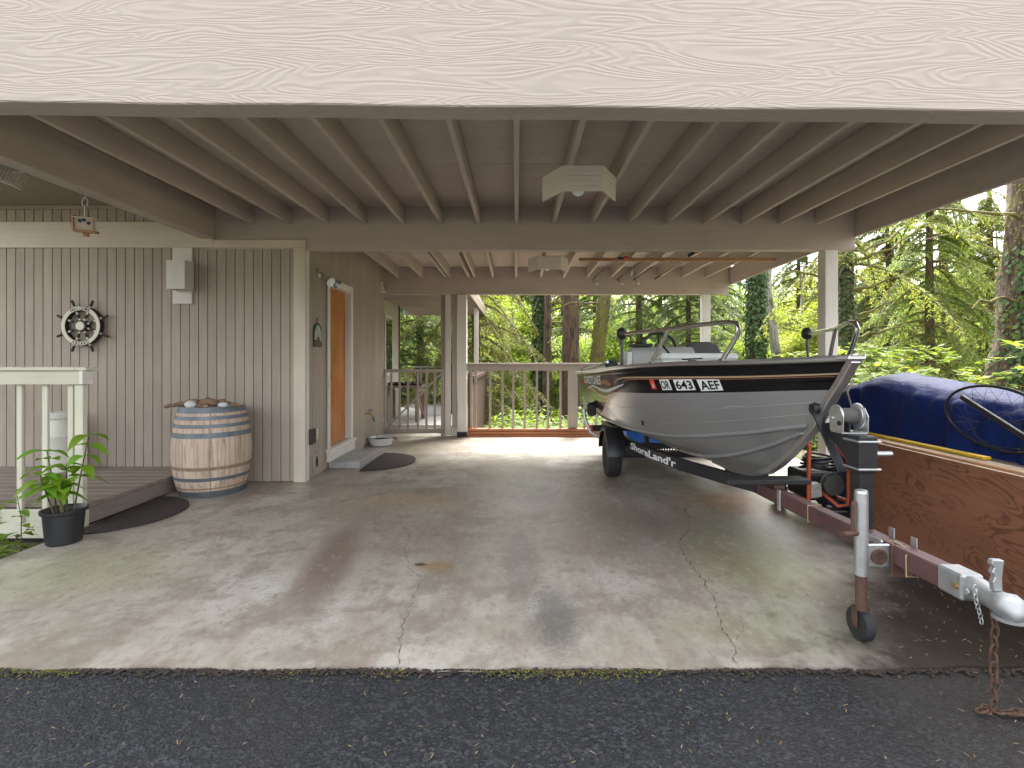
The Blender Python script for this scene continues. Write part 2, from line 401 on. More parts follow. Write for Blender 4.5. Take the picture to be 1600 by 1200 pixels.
# ------------------------------------------------------------------ terrain
def hill(x, y):
    """height of the wooded ground round the house"""
    d = math.hypot(max(0, x-3.9, -8.5-x), max(0, y-9.3))
    if y < 2.2 and abs(x) < 9: d = 0
    z = -.14-.15*min(d, 13)
    if y > 24: z += .10*(y-24)
    if x > 16 and y > -5: z += .06*(x-16)
    z += (.10*math.sin(x*.9+y*.4)+.09*math.sin(y*1.3-x*.5)+.05*math.sin(2.7*x+1.9*y))*min(1, d/3)
    return z
mb = MB(); xs = np.concatenate([np.linspace(-300, -40, 8), np.linspace(-36, 36, 73), np.linspace(40, 300, 8)])
ys = np.concatenate([np.linspace(-300, -40, 8), np.linspace(-30, 60, 91), np.linspace(66, 300, 8)])
nx = len(xs)
mb.add([(x, y, hill(x, y)) for y in ys for x in xs],
       [(j*nx+i, j*nx+i+1, (j+1)*nx+i+1, (j+1)*nx+i) for j in range(len(ys)-1) for i in range(nx-1)])
SOIL, nt, b = newmat('forest_soil'); v = coords(nt, rnd=False)
c = mixc(nt, noise(nt, v, 1.4, 6, .7), (.06, .055, .03), (.14, .11, .065)); c = mixc(nt, ramp(nt, noise(nt, v, .6, 5), .45, .65), c, (.085, .10, .035))
nt.links.new(c, b.inputs['Base Color']); b.inputs['Roughness'].default_value = .95; bump(nt, b, noise(nt, v, 12, 6, .7), .9, .05)
g = g_ground = mb.build('ground', SOIL, None, True); tag(g, 'sloping forest floor of soil and moss around the house', 'ground', kind='structure')

# asphalt drive
ASPH, nt, b = newmat('asphalt'); v = coords(nt, rnd=False)
n1 = noise(nt, v, 160, 3, .7); n2 = noise(nt, v, 1.3, 5, .65)
c = mixc(nt, ramp(nt, n1, .35, .75), (.008, .009, .011), (.038, .039, .042))
va_ = nt.nodes.new('ShaderNodeTexVoronoi'); va_.inputs['Scale'].default_value = 85; nt.links.new(v, va_.inputs['Vector'])
sep = nt.nodes.new('ShaderNodeSeparateColor'); nt.links.new(va_.outputs['Color'], sep.inputs[0])
c = mixc(nt, mth(nt, 'MULTIPLY', ramp(nt, sep.outputs[0], .55, .95), .7), c, (.058, .061, .068))
c = mixc(nt, mth(nt, 'MULTIPLY', ramp(nt, sep.outputs[1], .7, .95), .6), c, (.005, .0055, .006))
c = mixc(nt, mth(nt, 'MULTIPLY', ramp(nt, n2, .42, .66), .4), c, (.034, .032, .029))
sx = nt.nodes.new('ShaderNodeSeparateXYZ'); nt.links.new(v, sx.inputs[0])
c = mixc(nt, mth(nt, 'MULTIPLY', ramp(nt, mth(nt, 'ADD', sx.outputs[0], mth(nt, 'MULTIPLY', n2, .5)), 1.35, 1.9), .5), c, (.032, .025, .018))
nt.links.new(c, b.inputs['Base Color']); b.inputs['Roughness'].default_value = .72; b.inputs['Specular IOR Level'].default_value = .35
vo = nt.nodes.new('ShaderNodeTexVoronoi'); vo.inputs['Scale'].default_value = 95; nt.links.new(v, vo.inputs['Vector'])
n_ = bump(nt, b, vo.outputs['Distance'], .8, .006); bump(nt, b, n1, .5, .004, n_)
mb = MB(); N = 40
px = np.linspace(-9, 9, N); py = np.linspace(-14, 2.25, N)
mb.add([(x, y, -.014+.004*math.sin(3*x+y)*math.sin(2.3*y)) for y in py for x in px], [(j*N+i, j*N+i+1, (j+1)*N+i+1, (j+1)*N+i) for j in range(N-1) for i in range(N-1)])
a_ = mb.build('asphalt_driveway', ASPH, None, True); tag(a_, 'dark asphalt driveway in front of the carport slab', 'driveway', kind='structure')

# concrete slab
CONC, nt, b = newmat('stained_concrete'); v = coords(nt, rnd=False)
big = noise(nt, v, .9, 6, .62, .3); mid = noise(nt, v, 3.2, 7, .68, .2); fin = noise(nt, v, 42, 5, .7); spk = noise(nt, v, 150, 3, .7)
st = coords(nt, (2.2, .55, 1), False); streak = noise(nt, st, 1.5, 6, .65)
c = mixc(nt, ramp(nt, big, .35, .65), (.32, .28, .222), (.505, .475, .415))
c = mixc(nt, mth(nt, 'MULTIPLY', ramp(nt, mid, .44, .62), .7), c, (.235, .20, .16))
c = mixc(nt, mth(nt, 'MULTIPLY', ramp(nt, streak, .47, .64), .5), c, (.25, .19, .15))
sx = nt.nodes.new('ShaderNodeSeparateXYZ'); nt.links.new(v, sx.inputs[0])
mot = noise(nt, coords(nt, (1.6, 1, 1), False), 11, 8, .75, .3)
def stain(c, cx, cy, rx, ry, col, amt, rot=0., nz=mid, lo=.35):
    ca, sa = math.cos(rot), math.sin(rot)
    dx = mth(nt, 'SUBTRACT', sx.outputs[0], cx); dy = mth(nt, 'SUBTRACT', sx.outputs[1], cy)
    u = mth(nt, 'DIVIDE', mth(nt, 'ADD', mth(nt, 'MULTIPLY', dx, ca), mth(nt, 'MULTIPLY', dy, sa)), rx)
    w_ = mth(nt, 'DIVIDE', mth(nt, 'SUBTRACT', mth(nt, 'MULTIPLY', dy, ca), mth(nt, 'MULTIPLY', dx, sa)), ry)
    d = mth(nt, 'SQRT', mth(nt, 'ADD', mth(nt, 'MULTIPLY', u, u), mth(nt, 'MULTIPLY', w_, w_)))
    d = mth(nt, 'ADD', d, mth(nt, 'MULTIPLY', mth(nt, 'SUBTRACT', nz, .5), 1.6))
    return mixc(nt, mth(nt, 'MULTIPLY', ramp(nt, d, 1.1, lo), amt), c, col)
c = stain(c, -.2, 4.2, 2.3, 1.3, (.27, .215, .17), .55)                     # tyre-worn brown middle
c = stain(c, -1.2, 3.25, .20, .95, (.16, .108, .082), .75, .12, mot)             # brown drip streak
c = stain(c, -.5, 3.27, .16, .10, (.30, .20, .09), .8)                     # rust-yellow spill
c = stain(c, -.62, 3.3, .05, .03, (.06, .05, .04), .9)
c = stain(c, -1.0, 4.8, .7, .35, (.43, .31, .19), .45)
c = stain(c, .2, 2.62, .14, .42, (.10, .10, .095), .7, 0, fin)             # oil patch
c = stain(c, .02, 3.3, .16, .9, (.17, .14, .12), .45, 0, fin)
c = stain(c, 2.0, 4.7, .7, .5, (.34, .16, .07), .6)                        # rust under the trailer
c = stain(c, 1.55, 3.4, .55, .9, (.25, .25, .10), .6)                      # algae
c = stain(c, 1.3, 2.5, .75, .28, (.24, .235, .13), .5)
c = stain(c, -2.75, 3.2, .8, .5, (.37, .375, .22), .5, 0, mot)
c = stain(c, 1.6, 3.9, 1.1, .8, (.15, .125, .10), .45)
c = stain(c, 2.45, 2.55, 1.0, .62, (.055, .043, .034), .9, -.15, mid, .5)   # wet dirt by the plywood
c = stain(c, 2.9, 3.8, .9, 1.4, (.06, .05, .042), .8)
c = mixc(nt, mth(nt, 'MULTIPLY', ramp(nt, mot, .50, .66), .5), c, (.185, .155, .125))
c = mixc(nt, mth(nt, 'MULTIPLY', ramp(nt, mot, .46, .32), .4), c, (.52, .51, .475))
c = mixc(nt, mth(nt, 'MULTIPLY', ramp(nt, fin, .48, .72), .35), c, (.20, .18, .15))
c = mixc(nt, mth(nt, 'MULTIPLY', ramp(nt, spk, .60, .75), .25), c, (.55, .54, .50))
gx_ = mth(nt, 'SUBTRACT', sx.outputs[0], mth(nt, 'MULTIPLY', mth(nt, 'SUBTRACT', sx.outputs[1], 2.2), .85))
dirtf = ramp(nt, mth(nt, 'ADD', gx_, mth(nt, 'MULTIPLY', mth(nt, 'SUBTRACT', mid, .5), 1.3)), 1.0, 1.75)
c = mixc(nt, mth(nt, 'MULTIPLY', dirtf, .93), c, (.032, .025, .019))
vc = nt.nodes.new('ShaderNodeTexVoronoi'); vc.feature = 'DISTANCE_TO_EDGE'; vc.inputs['Scale'].default_value = 5.5
nt.links.new(coords(nt, (1, 1, 1), False), vc.inputs['Vector'])
nt.links.new(c, b.inputs['Base Color'])
rr = nt.nodes.new('ShaderNodeMapRange'); nt.links.new(big, rr.inputs[0]); rr.inputs[1].default_value = .3; rr.inputs[2].default_value = .7; rr.inputs[3].default_value = .30; rr.inputs[4].default_value = .5
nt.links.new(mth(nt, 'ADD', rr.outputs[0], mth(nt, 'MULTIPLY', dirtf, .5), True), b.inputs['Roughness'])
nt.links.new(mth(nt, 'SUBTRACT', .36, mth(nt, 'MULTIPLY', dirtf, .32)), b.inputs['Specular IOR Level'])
n_ = bump(nt, b, mid, .12, .01); n_ = bump(nt, b, mot, .25, .004, n_); bump(nt, b, fin, .35, .003, n_)
SL, SR, SF, SB = -3.41, 3.75, 2.2, 9.15
mb = MB(); xs = np.linspace(SL, SR, 90)
top = []; 
for j, y in enumerate(np.linspace(SF, SB, 60)):
    for x in xs:
        yy = y+(.010*math.sin(7*x)+.006*math.sin(23*x+1) if j == 0 else 0)
        top.append((x, yy, 0))
n = 90
fs = [(j*n+i, j*n+i+1, (j+1)*n+i+1, (j+1)*n+i) for j in range(59) for i in range(n-1)]
mb.add(top, fs)
mb.add([(p[0], p[1], p[2]) for p in top[:n]]+[(p[0], p[1]-.001, -.14) for p in top[:n]], [(i, i+1, n+i+1, n+i) for i in range(n-1)])
mb.add([(SL, SF, 0), (SL, SB, 0), (SL, SB, -.2), (SL, SF, -.2)], [(0, 1, 2, 3)])
mb.add([(SR, SF, 0), (SR, SB, 0), (SR, SB, -.4), (SR, SF, -.4)], [(0, 1, 2, 3)])
mb.add([(SL, SB, 0), (SR, SB, 0), (SR, SB, -.6), (SL, SB, -.6)], [(0, 1, 2, 3)])
slab = mb.build('concrete_slab', CONC, None, False); tag(slab, 'stained and cracked concrete floor of the carport', 'floor', kind='structure')
# cracks (thin open joints filled with dirt)
def crack(pts, w0, seed):
    rr = random.Random(seed); P = []
    for (a, b_) in zip(pts[:-1], pts[1:]):
        k = max(2, int(math.dist(a, b_)/.025))
        for i in range(k):
            t = i/k; P.append((a[0]+(b_[0]-a[0])*t+rr.uniform(-.011, .011), a[1]+(b_[1]-a[1])*t))
    P.append(pts[-1]); mb = MB(); vv = []
    for i, p in enumerate(P):
        w_ = w0*(.15+.75*rr.random()**1.4)*(1 if i not in (0, len(P)-1) else .2)
        vv += [(p[0]-w_/2, p[1], .0012), (p[0]+w_/2, p[1], .0012)]
    mb.add(vv, [(2*i, 2*i+1, 2*i+3, 2*i+2) for i in range(len(P)-1)])
    return mb.build('crack', CRACK, slab)
CRACK = plain('crack_dirt', (.085, .07, .05), .95, 0, .4, 20)
def G(px_, py_): y = 1.32*800/(py_-562); return ((px_-807)/800*y, y)
crack([G(621, 1043), G(630, 975), G(643, 940), G(661, 905), G(640, 890), G(632, 860), G(640, 840), G(625, 815)], .0055, 1)
crack([G(1150, 1043), G(1147, 1010), G(1124, 975), G(1121, 945), G(1098, 905), G(1083, 890), G(1064, 860), G(1059, 848), G(1078, 825), G(1075, 805), G(1068, 792)], .008, 2)
crack([G(1083, 890), G(1055, 880), G(1060, 858)], .003, 3)
crack([G(1147, 1010), G(1160, 985), G(1158, 960)], .003, 4)
crack([G(661, 905), G(690, 893), G(720, 890)], .003, 5)
# conifer needles and bits of moss that lie on the drive
def litter(n, area, size, w_, mat, name, label, z0, bias=None):
    Q = []
    for _ in range(n):
        x = rng.uniform(area[0], area[1]); y = rng.uniform(area[2], area[3]) if bias is None else area[3]-abs(rng.normal(0, bias))
        if bias and name == 'edge_moss' and math.sin(2.1*x+1)+.7*math.sin(5.3*x)+.5*math.sin(13*x+2)+rng.normal(0, .35) < .25: continue
        a = rng.uniform(0, math.pi); l = size*rng.uniform(.5, 1.3); ww = w_*rng.uniform(.6, 1.3)
        d = np.array([math.cos(a), math.sin(a), 0])*l/2; e = np.array([-math.sin(a), math.cos(a), 0])*ww/2
        p = np.array([x, y, z0+rng.uniform(.001, .004)]); up = np.array([0, 0, rng.uniform(0, .004)])
        Q.append([p-d-e, p+d-e+up, p+d+e+up, p-d+e])
    o = addobj(name, quadmesh(name, np.array(Q), mat)); tag(o, label, 'litter', kind='stuff'); return o
NEEDLE = leafmat('dry_needles', (.22, .12, .05), (.46, .33, .17), None, 0, .8)
litter(1100, (-4, 4, .4, 2.18), .017, .0022, NEEDLE, 'fallen_needles', 'dry tan conifer needles scattered on the asphalt', -.005)
litter(260, (1.3, 3.2, 2.25, 3.2), .020, .0025, NEEDLE, 'slab_needles', 'dry needles scattered on the dirty slab by the plywood', .002)
litter(2200, (-2.3, 1.2, .9, 2.190), .0060, .005, MOSS, 'edge_moss', 'green moss growing along the seam between asphalt and slab', -.008, .03)
litter(1600, (-3.4, 3.6, .9, 2.194), .016, .014, EARTH, 'seam_dirt', 'dark dirt packed in the seam along the slab edge', -.0085, .022)

# ------------------------------------------------------------------ carport
cp = thing('carport', 'taupe painted carport with exposed joists between three heavy beams', 'carport', (0, 2.4, 0))
Y1, Y2, Y3 = 2.34, 5.53, 8.78
XL, XR = -3.25, 3.66
# front beam: it sags a little to the right
mb = MB(); x0, x1 = -5.2, 5.2
def zf(x): return 2.478-.0085*x
secs = np.linspace(x0, x1, 30); vv = []
for x in secs:
    z = zf(x)+.003*math.sin(5*x)
    vv += [(x, Y1, z), (x, Y1+.14, z+.001), (x, Y1+.14, z+.60), (x, Y1, z+.60)]
fs = []
for i in range(29):
    for k in range(4): fs.append((4*i+k, 4*i+(k+1) % 4, 4*i+4+(k+1) % 4, 4*i+4+k))
fs += [(0, 1, 2, 3), (116, 117, 118, 119)]
mb.add(vv, fs)
BEAM, nt, b = newmat('beam_paint_rough_sawn')
v = coords(nt, (1.3, 30, 30), False); nz = noise(nt, coords(nt, (.55, 3, 4.2), False), 1.6, 2, .5, .5)
rings = mth(nt, 'SINE', mth(nt, 'MULTIPLY', nz, 150.)); g1 = noise(nt, v, 1, 5, .6); v2 = coords(nt, rnd=False)
c = mixc(nt, noise(nt, v2, 1.1, 4), (.44, .375, .322), (.50, .425, .368))
c = mixc(nt, mth(nt, 'MULTIPLY', ramp(nt, rings, .2, 1.), .2), c, (.34, .285, .24))
c = mixc(nt, mth(nt, 'MULTIPLY', ramp(nt, noise(nt, v2, 7, 6, .7), .70, .76), .6), c, (.24, .15, .10))
nt.links.new(c, b.inputs['Base Color']); b.inputs['Roughness'].default_value = .6; b.inputs['Specular IOR Level'].default_value = .3
n_ = bump(nt, b, rings, .3, .003); n_ = bump(nt, b, g1, .25, .003, n_); bump(nt, b, noise(nt, v2, 120, 2), .25, .002, n_)
fb = mb.build('beam', BEAM, cp, bev=.006); fb['label'] = 'front beam lit by the sky with swirling raised grain'
box('beam', (XL-.1, Y2, 2.51), (XR, Y2+.13, 2.999), TAUPE[0], cp, .005)
box('beam', (-2.6, Y3, 2.44), (XR-.02, Y3+.12, 2.985), TAUPE[0], cp, .005)
def sloped(name, xa, xb, ya, yb, za, zb, h, mats, parent):
    L = yb-ya; ang = math.atan2(zb-za, L)
    return addobj(name, boxmesh(xb-xa, math.hypot(L, zb-za), h, .004, mats), parent, ((xa+xb)/2, (ya+yb)/2, (za+zb)/2+h/2), (ang, 0, 0))
# left and right edge beams
sloped('edge_beam', -3.39, XL, Y1+.142, Y2-.002, 2.60, 2.62, .34, TAUPE[1], cp)
sloped('edge_beam', XR, XR+.04, Y1+.142, Y2+.06, 2.625, 2.654, .30, TAUPE[1], cp)
sloped('edge_beam', XR, XR+.04, Y2+.062, Y3+.12, 2.652, 2.605, .30, TAUPE[1], cp)
SPC = .4064
for k in range(-7, 9):
    j = random.uniform(-.004, .004)
    sloped('joist', k*SPC-.019+j, k*SPC+.019+j, Y1+.142, Y2-.001, 2.749, 2.781, .184, RAFT[1], cp)
for k in range(-5, 9):
    j = random.uniform(-.006, .006)
    sloped('joist', k*SPC-.019+j, k*SPC+.019+j, Y2+.131, Y3-.001, 2.780, 2.727, .184, RAFT[1], cp)
for x in (-1.15, -.72):    # doubled joists of the rear bay
    sloped('joist', x-.019, x+.019, Y2+.131, Y3-.001, 2.79, 2.737, .17, RAFT[1], cp)
# plywood roof deck, sheets 2.44 x 1.22
DECKP = wood('ceiling_plywood_paint', (.47, .40, .345), 0, grain=.2, bstr=.25, dirt=((.21, .175, .14), 3.2, .655, .6))
for i in range(3):
    xa = -3.25+i*2.44; xb = min(xa+2.435, XR)
    for (ya, yb) in ((2.48, 3.05), (3.055, 4.27), (4.275, 5.53)):
        za = 2.9345+(ya-2.48)*.0105; zb = 2.9345+(yb-2.48)*.0105
        sloped('ceiling_panel', xa, xb, ya, yb, za, zb, .018, DECKP, cp)
    for (ya, yb) in ((5.66, 6.55), (6.555, 7.77), (7.775, 8.78)):
        za = 2.9655-(ya-5.53)*.0163; zb = 2.9655-(yb-5.53)*.0163
        sloped('ceiling_panel', xa, xb, ya, yb, za, zb, .018, DECKP, cp)
ROOFM = plain('roof_membrane', (.10, .095, .09), .9)
box('roof', (-5.2, Y1+.145, 3.0), (3.9, 9.1, 3.10), ROOFM, cp)
mb = MB()    # nail tips that come through the deck between the joists
for _ in range(150):
    k = random.randint(-6, 8); x = k*SPC+random.choice((-.12, -.2, .13, .2))+random.uniform(-.03, .03); y = random.choice((3.3, 3.62, 3.95, 4.3, 4.6, 4.95, 5.2))+random.uniform(-.04, .04)
    z = 2.934+(y-2.48)*.0105; dx, dy = random.uniform(-.006, .006), random.uniform(-.006, .006)
    mb.add([(x-.003, y-.003, z+.002), (x+.003, y-.003, z+.002), (x, y+.004, z+.002), (x+dx, y+dy, z-.005)], [(0, 1, 3), (1, 2, 3), (2, 0, 3)])
o = mb.build('nail_tips', RUST, cp); o['kind'] = 'stuff'
# posts
box('post', (3.335, Y2+.0, 0), (3.475, Y2+.14, 2.509), WHITE[2], cp, .005)
box('post', (3.19, Y3+.0, 0), (3.33, Y3+.12, 2.439), WHITE[2], cp, .005)
box('post', (-1.012, Y3-.02, .0), (-.855, Y3+.12, 2.439), WHITE[2], cp, .005)
box('post', (-1.225, Y3+.01, .02), (-1.13, Y3+.09, 2.439), WHITE[2], cp, .004)
box('post_board', (-1.115, Y3+.09, .14), (-1.03, Y3+.13, 2.439), TAUPE[2], cp, .004)
box('post_board', (-1.31, Y3+.10, .0), (-1.235, Y3+.14, 2.439), RAILG[2], cp, .004)
box('post_base', (-1.018, Y3-.026, 0.001), (-.849, Y3-.021, .085), plain('tar_band', (.03, .03, .035), .8), cp, .001)
box('post_sill', (-1.128, Y3+.02, .01), (-1.014, Y3+.1, .10), WHITE[0], cp, .003)

# ------------------------------------------------------------------ house
hs_ = thing('house', 'taupe house wing with grooved vertical siding and cream trim', 'house', (-4.6, 5.6, 0))
def core(lo, hi, name='wall'):
    return box(name, lo, hi, plain_core, hs_, 0)
plain_core = plain('siding_shadow_gap', (.055, .047, .040), .9)
fw = core((-8, Y2+.02, -.1), (-2.34, Y2+.2, 2.98)); fw.name = 'front_wall'
bw = .0988
def siding_x(x0, x1, z0, z1, y, parent, m, fr=0):
    n = int(math.ceil((x1-x0)/bw))
    for i in range(n):
        xa = x0+i*bw
        box('siding_board', (xa+.0035, y, z0), (min(xa+bw-.0035, x1), y+.019, z1), m[2], parent, .002)
siding_x(-8+.02, -2.385, 0.005, 2.60, Y2+.001, fw, SIDE)
siding_x(-8+.02, -3.42, 2.795, 2.945, Y2+.001, fw, SIDE)
box('trim_board', (-8, Y2-.022, 2.525), (-3.265, Y2+.0, 2.805), CREAM[0], fw, .004)
box('trim_board', (-3.263, Y2-.026, 2.525), (-2.272, Y2-.001, 2.612), CREAM[0], fw, .004)
box('trim_board', (-8, Y2-.012, 2.945), (-3.40, Y2+.0, 2.985), SIDE[0], fw, .003)
box('corner_board', (-2.40, Y2-.02, .0), (-2.272, Y2+.0, 2.524), CREAM[2], fw, .004)
# upper storey that overhangs the porch
up = box('upper_wall', (-8, 4.59, 2.995), (-3.41, 4.75, 4.4), plain_core, hs_, 0)
for i in range(40):
    xa = -8+i*.115
    if xa+.11 > -3.41: break
    box('siding_board', (xa+.003, 4.57, 2.99), (xa+.112, 4.589, 4.3), CREAM[2], up, .002)
box('soffit', (-8, 4.60, 2.986), (-3.395, Y2+.1, 2.994), plain('soffit_paint', (.235, .195, .15), .7), hs_, 0)
# side wall with the door
XS = -2.28
sw1 = core((XS-.16, Y2+.02, -.1), (XS-.02, 6.17, 2.98)); sw1.name = 'side_wall'
sw2 = core((XS-.16, 7.05, -.1), (XS-.02, Y3+.05, 2.98)); sw2.name = 'side_wall'
sw3 = core((XS-.16, 6.17, 2.31), (XS-.02, 7.05, 2.98)); sw3.name = 'side_wall'
sw4 = core((XS-.16, 6.17, -.1), (XS-.02, 7.05, .11)); sw4.name = 'side_wall'
n = int((Y3-Y2)/bw)
for i in range(n+1):
    ya = Y2+.004+i*bw; yb = ya+bw
    segs = [(0.005, 2.935)]
    if yb > 6.155 and ya < 7.06: segs = [(0.005, .105), (2.315, 2.935)]
    par = sw1 if yb <= 6.17 else (sw2 if ya >= 7.05 else sw3)
    for (za, zb) in segs: box('siding_board', (XS-.019, ya+.0035, za), (XS, yb-.0035, zb), SIDEG[2], par, .002)
box('corner_board', (XS+.0, Y2-.02, 0), (XS+.008, Y2+.085, 2.508), WHITE[2], sw1, .002)
# door set back in its frame
door = box('door', (XS-.10, 6.235, .25), (XS-.06, 6.985, 2.225), DOOR, hs_, .003)
mb = MB(); mb.tube([(XS-.06, 6.29, 1.12), (XS-.02, 6.29, 1.12)], .012, 10); mb.sphere((XS-.005, 6.29, 1.12), .026, 14, 8); mb.lathe([(.03, 0), (.03, .006)], 16, 0, rotM((XS-.0598, 6.29, 1.12), 0, R(90)))
mb.build('handle', BRONZE, door, True)
dfm = box('door_frame', (XS-.12, 6.985, .25), (XS+.002, 7.0, 2.24), WHITE[2], hs_, .002)
box('jamb', (XS-.12, 6.22, .25), (XS+.002, 6.235, 2.24), WHITE[2], dfm, .002)
box('head_jamb', (XS-.12, 6.235, 2.225), (XS+.001, 6.985, 2.2395), WHITE[1], dfm, .002)
box('casing', (XS+.001, 7.001, .245), (XS+.022, 7.075, 2.318), WHITE[2], dfm, .003)
box('casing', (XS+.001, 6.15, .245), (XS+.022, 6.219, 2.318), WHITE[2], dfm, .003)
box('casing', (XS+.0012, 6.2195, 2.241), (XS+.0215, 7.0005, 2.317), WHITE[1], dfm, .003)
box('sill', (XS-.12, 6.13, .205), (XS+.06, 7.10, .244), WHITE[1], dfm, .004)
box('sill_apron', (XS+.001, 6.135, .09), (XS+.045, 7.095, .204), WHITE[1], dfm, .003)
box('threshold', (XS-.10, 6.236, .2445), (XS-.0, 6.984, .252), GALV, dfm, .001)
# small fittings of the side wall
vent = box('wall_vent', (XS+.001, 5.60, .385), (XS+.03, 5.75, .55), BROWNP, hs_, .004)
for i in range(5): box('louvre', (XS+.0305, 5.615, .405+i*.028), (XS+.038, 5.735, .415+i*.028), BROWNP, vent, 0, (0, R(25), 0))
box('pipe_cover', (XS+.001, 5.77, .42), (XS+.03, 5.82, .54), CREAM[2], hs_, .008)
ht = box('hatch', (XS+.001, 5.72, .06), (XS+.018, 5.86, .27), SIDEG[2], hs_, .003)
mb = MB(); mb.lathe([(.045, 0), (.045, .004)], 20, 0, rotM((XS+.0182, 5.80, .165), 0, R(90)) @ Matrix.Diagonal((1.4, .6, 1, 1))); mb.build('opening', DARK, ht)
# rear wing behind the gate, under a lower roof
rw = box('rear_wall', (-2.72, Y3+.16, -.1), (-2.56, 11.2, 2.6), plain('cream_stucco', (.52, .47, .38), .8), hs_, .003)
wf = box('window', (-2.555, 9.9, 1.0), (-2.535, 10.5, 2.2), WHITE[2], rw, .003)
o = box('corner_strip', (-2.558, 11.10, 0), (-2.545, 11.2, 2.5), DARKW[2], rw, .002)
GLASS, nt, b = newmat('window_glass'); b.inputs['Base Color'].default_value = (.03, .04, .035, 1); b.inputs['Roughness'].default_value = .03
box('pane', (-2.5345, 9.96, 1.07), (-2.531, 10.44, 2.13), GLASS, wf if False else rw, 0)
pr = thing('patio_roof', 'low taupe patio roof with closely set cross joists behind the gate', 'roof', (-1.7, 10, 0))
box('roof_deck', (-2.9, Y3+.14, 2.62), (-.8, 13.1, 2.68), TAUPE[0], pr, .003)
for i in range(11): box('joist', (-2.555, Y3+.25+i*.38, 2.47), (-.84, Y3+.29+i*.38, 2.619), RAFT[0], pr, .003)
box('fascia', (-.838, Y3+.14, 2.44), (-.80, 13.1, 2.619), OLDW[1], pr, .003)
box('fascia', (-2.9, 13.101, 2.46), (-.8, 13.14, 2.68), TAUPE[0], pr, .003)
box('post', (-.93, 11.2, -.5), (-.84, 11.29, 2.469), WHITE[2], pr, .004)
box('house_roof', (-8.3, 4.8, 3.12), (-2.2, 11.6, 3.25), ROOFM, hs_, 0)
box('roof_infill', (-8, 4.76, 2.996), (-3.42, 11, 3.119), plain_core, hs_, 0)
pd = box('patio', (-2.9, 9.42, -.4), (-.82, 14.2, .125), plain('patio_concrete', (.42, .41, .39), .7, 0, .15, 3, .3, 60)); tag(pd, 'pale concrete patio behind the gate', 'patio', kind='structure')
box('riser_board', (-2.5, 9.38, .005), (-.86, 9.418, .125), WHITE[0], pd, .003)
box('patio_wall', (-2.9, 9.15, -.5), (-.82, 9.375, .0), plain_core, pd, 0)
# patio rail, table, covered grill
pf = thing('patio_railing', 'low brown baluster railing at the far edge of the patio', 'railing', (-1.8, 14.1, .125))
box('top_rail', (-2.9, 14.05, 1.10), (-.83, 14.14, 1.14), RAILG[0], pf, .003)
box('bottom_rail', (-2.9, 14.07, .20), (-.83, 14.11, .25), RAILG[0], pf, .003)
for i in range(11): box('baluster', (-2.85+i*.2, 14.07, .251), (-2.81+i*.2, 14.11, 1.099), CEDAR[2] if i % 3 == 0 else RAILG[2], pf, .002)
for x in (-2.2, -.9): box('post', (x-.04, 14.03, .1255), (x+.04, 14.069, 1.099), RAILG[2], pf, .002)
pt = thing('patio_table', 'weathered plank patio table standing behind the gate', 'table', (-2.2, 10.1, .125))
for i in range(4): box('plank', (-2.54, 9.75+i*.19, .78), (-1.83, 9.93+i*.19, .815), OLDW[0], pt, .003)
for x in (-2.5, -1.9):
    for y in (9.8, 10.42): box('leg', (x-.035, y-.035, .1255), (x+.035, y+.035, .70), OLDW[2], pt, .003)
    box('apron', (x-.02, 9.76, .70), (x+.02, 10.46, .779), OLDW[1], pt, .003)
mb = MB(); mb.bar((-1.9, 9.83, .66), (-1.9, 10.4, .2), .03, .06); mb.build('brace', OLDW[1], pt)
mb = MB()
for i in range(9): mb.sphere((-2.45+.07*i, 10.0+.1*math.sin(i*2.1), .85), .06, 10, 6, 0, (1.2, 1, .6))
tag(mb.build('folded_cover', BLACKP, None, True), 'crumpled black cover lying on the patio table', 'cover')
mb = MB(); prof = [(.20, .126), (.23, .35), (.24, .75), (.27, .95), (.25, 1.1), (.15, 1.2), (.02, 1.23)]
mb.lathe(prof, 28, 0, rotM((-1.42, 11.4, 0)) @ Matrix.Diagonal((.8, .75, 1, 1)))
for i, p in enumerate(mb.v):
    a = math.atan2(p[1]-11.4, p[0]+1.42); k = 1+.06*math.sin(7*a+p[2]*3)
    mb.v[i] = (-1.42+(p[0]+1.42)*k, 11.4+(p[1]-11.4)*k, p[2])
tag(mb.build('covered_grill', plain('black_cover_cloth', (.02, .021, .028), .8), None, True), 'barbecue grill under a black cloth cover on the patio', 'grill')

# ------------------------------------------------------------------ gate, rear railing
gt = thing('garden_gate', 'taupe slatted wooden gate with a diagonal brace beside the house', 'gate', (-1.78, Y3+.05, 0))
gx = lambda p: (p-807)/91.1
ga, gb = Y3+.03, Y3+.07
box('top_rail', (gx(597), ga-.015, 1.10), (gx(694), gb+.02, 1.155), RAILG[0], gt, .003)
box('bottom_rail', (gx(597), ga+.001, .06), (gx(694), gb, .13), RAILG[0], gt, .003)
box('stile', (gx(598), ga-.01, .131), (gx(602.5), gb, 1.099), RAILG[2], gt, .003)
box('stile', (gx(689), ga-.01, .131), (gx(694), gb, 1.099), RAILG[2], gt, .003)
for z in (9.6, 10.9): pass
for p in (611, 624, 637, 652.5, 666, 679): box('slat', (gx(p)-.019, ga-.012, .10), (gx(p)+.019, ga+.0, 1.099), RAILG[2], gt, .002)
mb = MB(); mb.bar((gx(602), gb-.015, .14), (gx(690), gb-.015, 1.09), .028, .06, up=(0, 1, 0)); mb.build('brace', RAILG[0], gt)
for z in (.25, .95): box('hinge', (XS+.001, Y3-.02, z), (gx(600), Y3+.018, z+.05), GALV, gt, .002)

